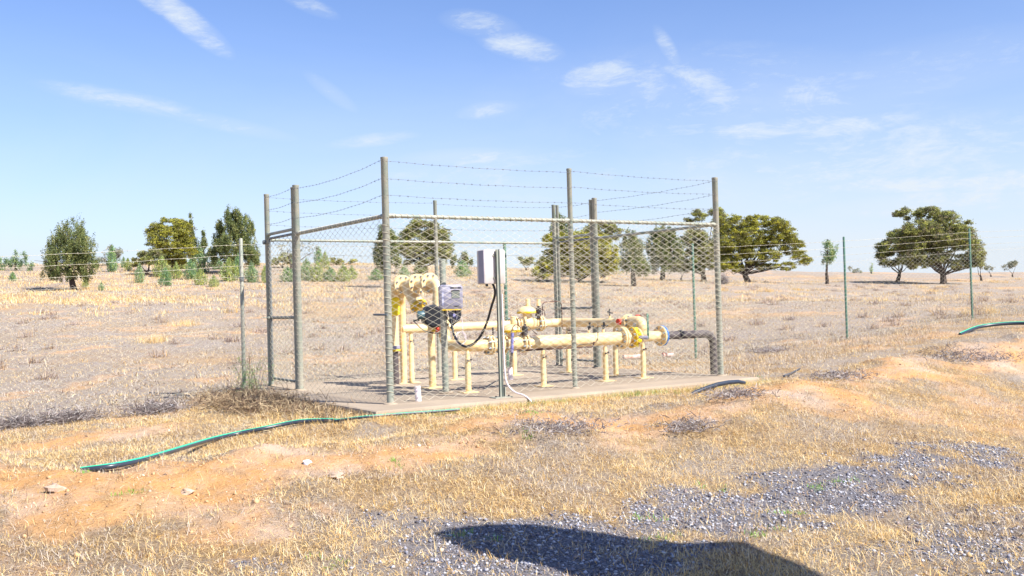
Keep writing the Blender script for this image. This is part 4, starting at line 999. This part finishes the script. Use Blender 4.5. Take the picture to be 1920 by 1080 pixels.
# ------------------------------------------------------------------ trees
def leaf_cloud(centres, per, spread, size, cols, upb=0.0, elong=(1, 1, 1)):
    m = len(centres); n = m*per; cid = np.repeat(np.arange(m), per)
    P = np.repeat(centres, per, 0)+rng.normal(0, 1, (n, 3))*spread*np.array(elong)
    nrmv = rng.normal(0, 1, (n, 3)); nrmv[:, 2] += upb; nrmv /= np.linalg.norm(nrmv, axis=1)[:, None]
    a = np.cross(nrmv, rng.normal(0, 1, (n, 3))); a /= np.linalg.norm(a, axis=1)[:, None]; b = np.cross(nrmv, a)
    s = (size*rng.uniform(.6, 1.4, n))[:, None]
    V = np.stack([P-a*s*.5-b*s*.25, P+a*s*.5-b*s*.1, P+b*s*.6+a*s*.1], 1).reshape(-1, 3)
    cc = cols[rng.integers(0, len(cols), m)]*rng.uniform(.7, 1.35, (m, 1)); c = np.repeat(cc[cid]*rng.uniform(.8, 1.2, (n, 1)), 3, 0)
    return V, np.arange(n*3).reshape(-1, 3), np.clip(c, .005, .9)
def lobe_points(cen, rad, k, shell=.35, cut=-.9):
    d = rng.normal(0, 1, (k, 3)); d /= np.linalg.norm(d, axis=1)[:, None]; d[:, 2] = np.where(d[:, 2] < cut, -d[:, 2], d[:, 2])
    r = rng.uniform(shell, 1, k)**.6; return np.array(cen)+d*r[:, None]*np.array(rad)
KINDS = dict(
    cypress=dict(cols=[(.18, .21, .08), (.27, .29, .11), (.37, .37, .14), (.12, .15, .06), (.21, .26, .10)], size=.0015, elong=(.8, .8, 1.7), dens=1.9, flat=(.8, .8, 1.4)),
    bluepine=dict(cols=[(.28, .40, .20), (.36, .46, .28), (.42, .48, .18), (.24, .34, .18)], size=.0014, elong=(.8, .8, 1.6), dens=1.2),
    acacia=dict(cols=[(.42, .41, .07), (.50, .46, .07), (.24, .24, .08), (.20, .18, .08), (.34, .35, .08)], size=.0015, elong=(1.3, 1.3, .6), dens=2.1, flat=(1.25, 1.25, .8)),
    yellow=dict(cols=[(.58, .50, .05), (.44, .42, .05), (.30, .32, .07), (.22, .20, .08), (.36, .38, .08)], size=.0016, elong=(1.1, 1.1, .8), dens=2.1, flat=(1.2, 1.2, .75)),
    gum=dict(cols=[(.24, .26, .11), (.38, .38, .12), (.29, .25, .16), (.44, .45, .12), (.16, .17, .09)], size=.0015, elong=(1.2, 1.2, .7), dens=2.3, flat=(1.2, 1.2, .85)),
    grey=dict(cols=[(.30, .30, .20), (.38, .35, .26), (.22, .24, .15)], size=.0014, elong=(1, 1, .8), dens=.8))
def tree(name, label, kind, base_px, lobes, D=None, trunk=.012, limbs=True, per=9, group=None, cat='tree', open_=1.0, twigs=0):
    """lobes: (px, py, rx, ry) ellipses seen in the photograph, given real depth and thickness at distance D"""
    if D is None: g = hit(*base_px); D = float((g-CAM)@fw)
    else:
        g = at_depth(base_px[0], D)
    root = thing(name, label, cat, g, group); loc = np.array(root.location); K = KINDS[kind]; u = D/F
    Cs = []; info = []
    amax = max(rx for _, _, rx, _ in lobes)
    for (px, py, rx, ry) in lobes:
        c = CAM+ray(px, py)*D+np.append(fh, 0)*random.uniform(-.35, .35)*(amax-rx*.6)*u
        rad = (rx*u, min(rx, ry*1.6)*u*1.0, ry*u)
        area = rx*ry*3.14; k = max(6, int(area*.105*K['dens']*open_))
        # local axes: x across the view, y along it
        ns_ = max(5, int(rx*ry/20)); sub = lobe_points((0, 0, 0), (rad[0]*.86, rad[1]*.86, rad[2]*.86), ns_, .5)
        sr = np.array([min(rad[0], rad[2])*.44]*3)*np.array(K.get('flat', (1, 1, 1))); pickk = rng.integers(0, ns_, k)
        q = sub[pickk]+lobe_points((0, 0, 0), sr, k, .25)*rng.uniform(.7, 1.15, ns_)[pickk][:, None]; Q = np.stack([q[:, 0]*rh[0]+q[:, 1]*fh[0], q[:, 0]*rh[1]+q[:, 1]*fh[1], q[:, 2]], -1)+c
        Cs.append(Q); info.append((c, rad))
    cen = np.concatenate(Cs); zmin = terrain(cen[:, 0], cen[:, 1], False)+.08*u*30*.3; cen[:, 2] = np.maximum(cen[:, 2], zmin)
    V, Fq, c = leaf_cloud(cen, per, 1.75*u, D*K['size']*.74, np.array(K['cols']), .4, K['elong'])
    raw_mesh('crown', V-loc, Fq, MT['leaf'], c, parent=root)
    # trunk and limbs
    tr = MB(); r0 = trunk*D*.3; topc = sorted(info, key=lambda q: -q[1][0]*q[1][2])[0][0]
    fk = .2 if limbs else .35
    fork = np.array([g[0]*.8+topc[0]*.2, g[1]*.8+topc[1]*.2, g[2]+fk*(topc[2]-g[2])])
    base = np.array([g[0], g[1], g[2]-.2])
    tr.tube([base, (base*2+fork)/3+np.array([.02*D*.05, 0, 0]), fork], [r0*1.25, r0, r0*.8], 8)
    if limbs:
        for (cc, rad) in info:
            for _ in range(1 if limbs is True else max(1, limbs-3)):
                tgt = cc+rng.normal(0, .3, 3)*np.array([rad[0], rad[0]*.8, rad[2]]); mid = fork*.5+tgt*.5+rng.normal(0, .06, 3)*rad[0]+np.array([0, 0, -.08*rad[2]])
                tr.tube([fork-np.array([0, 0, .01]), fork*.7+mid*.3+rng.normal(0, .05, 3)*rad[0], mid, (mid+tgt)/2+rng.normal(0, .08, 3)*rad[0], tgt], [r0*.4, r0*.28, r0*.18, r0*.1, r0*.04], 5, False)
                for _k in range(2+twigs):
                    e = tgt+rng.normal(0, .26, 3)*np.array([rad[0], rad[0], rad[2]]); q0 = (mid+tgt)/2; tr.tube([q0, (q0+e)/2+rng.normal(0, .08, 3)*rad[0], e], [r0*.13, r0*.08, r0*.02], 4, False)
    else:
        tr.tube([fork, topc, topc+np.array([0, 0, info[0][1][2]*.6])], [r0*.7, r0*.4, r0*.08], 6)
        for (cc, rad) in info:
            for _ in range(10):
                h = random.uniform(-.6, .7); st = np.array([topc[0], topc[1], cc[2]+h*rad[2]*.8]); e = st+np.append(rng.normal(0, .5, 2)*rad[0]*(1-abs(h)*.5), rad[2]*.2); tr.tube([st, e], [r0*.15, r0*.03], 4, False)
    part(tr, 'trunk', MT['bark'], root)
    return root
TREES = [
 ('cypress_pine', 'lone rounded olive cypress pine standing forward on the left slope', 'cypress', (137, 545), [(132, 440, 30, 28), (112, 468, 32, 30), (155, 466, 32, 30), (128, 490, 50, 26), (165, 500, 26, 22), (140, 516, 48, 15), (98, 505, 22, 20)], None, .011, False, .62),
 ('gum_tree', 'small greyish tree just right of the lone pine', 'grey', (210, 500), [(206, 477, 18, 18), (224, 480, 13, 14), (197, 490, 12, 12)], 92, .006, True, .8),
 ('wattle_tree', 'broad yellow green wattle with a flat top on the left skyline', 'acacia', (325, 498), [(318, 424, 40, 15), (292, 432, 22, 16), (348, 436, 24, 20), (322, 452, 44, 26), (350, 470, 22, 26), (318, 480, 30, 18), (290, 478, 14, 10), (330, 488, 26, 10)], 84, .010, True, .85),
 ('wattle_tree', 'low dark green bushy tree at the left foot of the flat topped wattle', 'gum', (272, 500), [(268, 486, 22, 14), (290, 484, 20, 16), (252, 492, 10, 8)], 80, .006, True, 1.),
 ('pine_spire', 'thin dark pine spire rising behind the flat topped wattle', 'cypress', (358, 500), [(356, 418, 5, 16), (358, 440, 9, 24), (362, 470, 14, 28)], 92, .007, False, 1.1),
 ('pine_spire', 'short narrow pine spire between the wattle and the big dark pine', 'cypress', (382, 500), [(382, 450, 4, 14), (382, 474, 11, 22)], 92, .006, False, 1.1),
 ('cypress_pine', 'tallest dark cypress pine on the left skyline with a pointed top', 'cypress', (440, 502), [(437, 410, 17, 20), (448, 430, 28, 28), (445, 462, 42, 28), (455, 484, 38, 16), (412, 450, 16, 34), (410, 478, 18, 22), (477, 486, 14, 18)], 84, .011, False, 1.0),
 ('dead_tree', 'sparse leafless grey tree seen between the two left rear posts', 'grey', (548, 500), [(560, 470, 16, 12), (575, 460, 20, 10), (538, 468, 24, 18), (590, 468, 10, 8)], 88, .007, True, .18),
 ('gum_tree', 'low dense grey green bush on the skyline inside the left gate', 'gum', (530, 500), [(530, 483, 14, 10), (545, 486, 10, 9), (515, 490, 10, 7)], 92, .005, True, 1.),
 ('cypress_pine', 'bushy dark cypress pine directly behind the near corner post', 'cypress', (727, 512), [(724, 440, 15, 22), (726, 462, 26, 26), (728, 488, 28, 20), (716, 475, 16, 22)], 68, .009, False, 1.05),
 ('gum_tree', 'wide dark domed tree right of the near corner post', 'gum', (790, 500), [(790, 430, 42, 18), (815, 448, 34, 22), (778, 452, 40, 24), (830, 468, 22, 20), (790, 475, 50, 14), (770, 470, 28, 20), (780, 488, 44, 10), (825, 487, 26, 10)], 84, .010, True, 1.1),
 ('gum_tree', 'small pointed bush on the skyline right of the wide domed tree', 'cypress', (868, 500), [(868, 486, 11, 11), (852, 490, 9, 8), (880, 493, 8, 6)], 98, .004, False, 1.1),
 ('gum_tree', 'small dark shrub pair on the skyline left of the rear right cage corner', 'gum', (985, 505), [(978, 490, 11, 9), (995, 491, 12, 9)], 98, .004, True, 1.),
 ('cypress_pine', 'dark pine top showing behind the round yellow green bush', 'cypress', (1052, 512), [(1054, 420, 17, 16), (1050, 445, 24, 24)], 84, .009, False, 1.1),
 ('golden_wattle', 'huge round yellow green bush reaching the ground behind the right gate', 'yellow', (1085, 530), [(1045, 455, 30, 22), (1085, 458, 42, 24), (1120, 468, 36, 28), (1140, 492, 26, 28), (1100, 500, 52, 24), (1045, 492, 38, 26), (1018, 508, 20, 18), (1075, 480, 44, 28)], None, .008, 3, 1.1),
 ('gum_tree', 'brownish domed tree crown behind the round yellow green bush', 'gum', (1130, 515), [(1130, 430, 38, 13), (1110, 440, 26, 14), (1150, 440, 22, 14)], 88, .009, True, 1.),
 ('cypress_pine', 'medium green cypress pine right of the yellow green bush', 'cypress', (1187, 525), [(1180, 445, 13, 16), (1186, 468, 24, 24), (1190, 494, 28, 20), (1205, 505, 16, 12)], 72, .009, False, 1.05),
 ('cypress_pine', 'dark broad cypress pine left of the tall tree behind the right corner', 'cypress', (1240, 515), [(1245, 440, 26, 14), (1232, 465, 22, 28), (1258, 470, 28, 28), (1245, 494, 36, 16), (1270, 500, 20, 10)], 86, .009, False, 1.1),
 ('gum_tree', 'low dark scrub filling the gap left of the tall open topped tree', 'gum', (1278, 514), [(1272, 500, 22, 12), (1296, 503, 20, 11)], 84, .004, True, 1.2),
 ('gum_tree', 'tall open topped tree behind the right front corner post', 'gum', (1318, 518), [(1308, 404, 17, 12), (1345, 402, 20, 13), (1292, 414, 10, 7), (1300, 450, 30, 20), (1325, 470, 32, 24), (1300, 485, 30, 18), (1325, 495, 32, 14), (1290, 500, 24, 10)], 92, .010, True, 1.0),
 ('wattle_tree', 'large spreading yellow green wattle right of the cage with bare lower limbs', 'acacia', (1403, 520), [(1380, 420, 24, 16), (1420, 415, 28, 14), (1370, 450, 38, 26), (1405, 445, 34, 24), (1452, 425, 28, 16), (1480, 445, 20, 20), (1440, 455, 28, 12), (1380, 478, 36, 14), (1362, 494, 22, 14), (1400, 498, 34, 11), (1370, 503, 26, 9), (1440, 500, 30, 7), (1345, 470, 14, 24), (1490, 465, 28, 14), (1500, 488, 20, 12), (1440, 480, 30, 14), (1410, 472, 30, 18), (1475, 500, 20, 8), (1350, 425, 18, 18), (1460, 440, 26, 16)], 82, .010, 4, 1.0),
 ('blue_cypress', 'small bluish conical pine standing alone right of the large wattle', 'bluepine', (1550, 512), [(1551, 455, 8, 12), (1551, 474, 19, 18), (1552, 490, 17, 9)], 86, .006, False, .85),
 ('wattle_tree', 'broad many lobed green tree near the right edge with a flat crown', 'gum', (1768, 521), [(1745, 400, 36, 14), (1700, 402, 18, 13), (1770, 420, 34, 22), (1720, 430, 38, 20), (1735, 455, 54, 26), (1805, 425, 20, 14), (1800, 450, 30, 24), (1822, 475, 18, 24), (1770, 485, 46, 14), (1700, 450, 30, 18), (1745, 494, 34, 12), (1805, 499, 30, 10), (1832, 492, 12, 14), (1710, 480, 30, 20), (1770, 440, 50, 30)], 86, .011, 4, 1.0),
 ('wattle_tree', 'lower dark lobed tree at the left of the broad green tree', 'gum', (1680, 515), [(1690, 440, 30, 11), (1676, 460, 30, 16), (1668, 485, 22, 18), (1700, 478, 30, 18), (1712, 496, 22, 9), (1715, 458, 28, 22), (1655, 478, 12, 16)], 90, .007, True, 1.1),
 ('gum_tree', 'slim dark trunked tree under the broad tree at its right', 'gum', (1840, 518), [(1835, 480, 12, 18), (1828, 495, 12, 10)], 92, .004, True, .8),
 ('gum_tree', 'low rounded bush on the skyline at the right edge', 'grey', (1898, 512), [(1903, 498, 18, 8), (1888, 501, 10, 6)], 118, .003, True, 1.1),
 ('gum_tree', 'low olive bush on the skyline between the broad tree and the right edge', 'grey', (1858, 511), [(1858, 503, 12, 6), (1845, 500, 8, 8)], 118, .003, True, 1.1),
 ('gum_tree', 'small pale bush on the skyline right of the bluish conical pine', 'grey', (1603, 511), [(1598, 506, 7, 6), (1611, 507, 7, 5)], 118, .003, True, 1.1),
 ('pine_spire', 'tiny pointed pine on the skyline left of the broad green tree', 'bluepine', (1634, 511), [(1634, 502, 3, 8)], 116, .002, False, 1.1),
 ('gum_tree', 'low flat olive bush on the skyline above the meter pipe flanges', 'acacia', (650, 497), [(640, 490, 16, 5), (660, 491, 12, 4), (622, 488, 6, 6)], 98, .003, True, 1.1),
 ('cypress_pine', 'bushy young pine on the skyline at the far left', 'bluepine', (30, 512), [(30, 482, 8, 12), (28, 495, 14, 12), (46, 486, 6, 14), (14, 498, 8, 10)], 84, .005, False, .9),
 ('cypress_pine', 'part of a young pine cut by the left edge of the photo', 'bluepine', (-4, 515), [(-4, 498, 9, 14), (4, 505, 8, 8)], 84, .005, False, .9),
 ('pine_spire', 'tiny young pine on the skyline left of the lone pine', 'bluepine', (60, 508), [(60, 498, 4, 8), (55, 504, 5, 5)], 84, .003, False, 1.),
]
for (nm, lb, kd, bp, lobes, D, tw, limb, op) in TREES: tree(nm, lb, kd, bp, lobes, D, tw, limb, open_=op, per=17)
# young blue-green cypress seedlings dotted on the left slope, each its own plant
SEED = [(262, 532, 8, 17, 'alone at the left of the row'), (304, 520, 13, 17, 'in front of the wattle trunk'), (311, 536, 11, 15, 'lowest, touching a darker one behind'), (331, 524, 8, 14, 'thin and brownish'),
        (341, 505, 9, 16, 'half hidden below the wattle crown'), (358, 525, 11, 17, 'under the thin pine spire'), (376, 512, 14, 22, 'tall, at the middle of the row'), (376, 535, 10, 14, 'bright green, in front of a taller one'),
        (401, 539, 8, 10, 'smallest and brightest, well forward'), (408, 505, 12, 10, 'low, at the foot of the dark pine'), (430, 528, 14, 19, 'pale and wide, below the dark pine'), (447, 520, 8, 19, 'narrow, left of the slim fence post'),
        (472, 530, 11, 17, 'dark green, just right of the slim fence post'), (497, 530, 6, 14, 'beside the rear left cage post'), (211, 510, 9, 22, 'pale, right of the lone pine'), (232, 502, 5, 9, 'tiny, on the skyline'), (240, 507, 6, 10, 'tiny, on the skyline next to another'),
        (24, 528, 6, 8, 'tiny, at the far left'), (190, 545, 5, 7, 'tiny, right of the lone pine trunk'), (160, 540, 5, 8, 'pale, under the lone pine'), (540, 528, 14, 12, 'round, seen through the left gate'),
        (575, 526, 14, 18, 'dense, first right of the gate post'), (596, 528, 12, 16, 'dense, second right of the gate post'), (620, 528, 12, 12, 'low, in the middle of the cage side'), (645, 528, 12, 14, 'with a brown foot, before the near corner post'),
        (660, 524, 9, 11, 'faint, last before the near corner post'), (705, 526, 12, 10, 'pale, left of the near corner post'), (552, 500, 8, 12, 'on the rise behind the gate'), (610, 504, 7, 14, 'grey, on the skyline behind the cage side'), (598, 495, 8, 14, 'pale grey, on the skyline'),
        (758, 520, 9, 10, 'faint, behind the meter flanges'), (790, 515, 12, 12, 'bright, above the meter flanges'), (868, 520, 13, 14, 'loose, above the grey meter box')]
def seedling_mesh(k):
    n = 260; cs = []
    for i in range(n):
        h = random.random()**1.2; r = .6*math.sin(math.pi*min(1, .12+.88*h**.75))**.75*math.sqrt(random.random())*random.uniform(.7, 1.1); a = random.uniform(0, 6.283); cs.append((r*math.cos(a), r*math.sin(a), h))
    V, Fq, c = leaf_cloud(np.array(cs), 12, .035, .06, np.array(KINDS['bluepine']['cols'])*np.array([(1, 1, 1), (1.25, 1.1, .8), (.85, .95, .9)][k]), .3, (.9, .9, 2.0)); return V, Fq, c
protos = [seedling_mesh(k) for k in range(3)]; pm = []
for i, (px, py, rx, h, lb) in enumerate(SEED):
    g = hit(px, py)
    if g is None: g = at_depth(px, 95)
    D = float((g-CAM)@fw); u = D/F
    root = thing('cypress_seedling', 'young blue green pine bush, '+lb, 'bush', g, 'young pine bushes on the left slope')
    k = (1 if 'bright' in lb or 'brown' in lb else (i*7) % 3)
    if len(pm) < 3 and not any(q[0] == k for q in pm):
        V, Fq, c = protos[k]; o = raw_mesh('crown', V, Fq, MT['leaf'], c, parent=root); t = MB().tube([(0, 0, -.05), (0, 0, .8)], [.035, .01], 6); o2 = t.build('stem', MT['bark'], root, loc=(0, 0, 0)); pm.append((k, o.data, o2.data))
    else:
        q = [q for q in pm if q[0] == k]
        q = q[0] if q else pm[0]
        for nm, dta in (('crown', q[1]), ('stem', q[2])):
            o = bpy.data.objects.new(nm, dta); C.objects.link(o); o.parent = root
    root.scale = (rx*u*2.3, rx*u*2.3, h*u*2.1); root.rotation_euler = (0, 0, random.uniform(0, 6.28))
h = hit(1357, 533); rr = 9*float((h-CAM)@fw)/F
twig_ball('grey_bush', 'round leafless grey bush beside the right front corner post', 'bush', h, (rr*1.2, rr*1.2, rr*2.4), 1400, rr*.5, GR, wd=(.01, .022))

# ------------------------------------------------------------------ unseen panel added and outlined to cast the foreground shadow
def occluder():
    dirs = np.array([math.cos(SUN_AZ)/math.tan(SUN_EL), math.sin(SUN_AZ)/math.tan(SUN_EL)]); H = 3.2
    rim = []
    for a, b in [(812, 996), (850, 986), (900, 983), (1000, 985), (1150, 1004), (1300, 1019), (1400, 1020), (1480, 1050), (1540, 1080), (1600, 1110), (1640, 1150), (1400, 1150), (1110, 1080), (1000, 1055), (900, 1035), (850, 1018)]:
        q = CAM+ray(a, b)*5.6
        d = ray(a, b); z = -.36
        for _ in range(6):
            q = CAM+d*(z-CAM[2])/d[2]; z = float(terrain(q[0], q[1], False))
        rim.append((q[0]+dirs[0]*(H-z), q[1]+dirs[1]*(H-z)))
    rim = np.array(rim); n = len(rim); c = rim.mean(0)
    root = thing('shadow_caster', 'flat added panel on two poles, out of view, casting the foreground shadow', 'occluder', (c[0], c[1], -.4))
    V = [(x, y, H-.02) for x, y in rim]+[(x, y, H+.02) for x, y in rim]
    part(MB().add(V, [tuple(range(n-1, -1, -1)), tuple(range(n, 2*n))]+[(i, (i+1) % n, n+(i+1) % n, n+i) for i in range(n)]), 'shadow_plate', MT['occluder'], root, smooth=False)
    for k in (8, 9):
        p = rim[k]*.6+rim[12 if k == 8 else 11]*.4; part(MB().tube([(p[0], p[1], -.5), (p[0], p[1], H-.02)], .035, 12), 'pole', MT['galv'], root)
occluder()
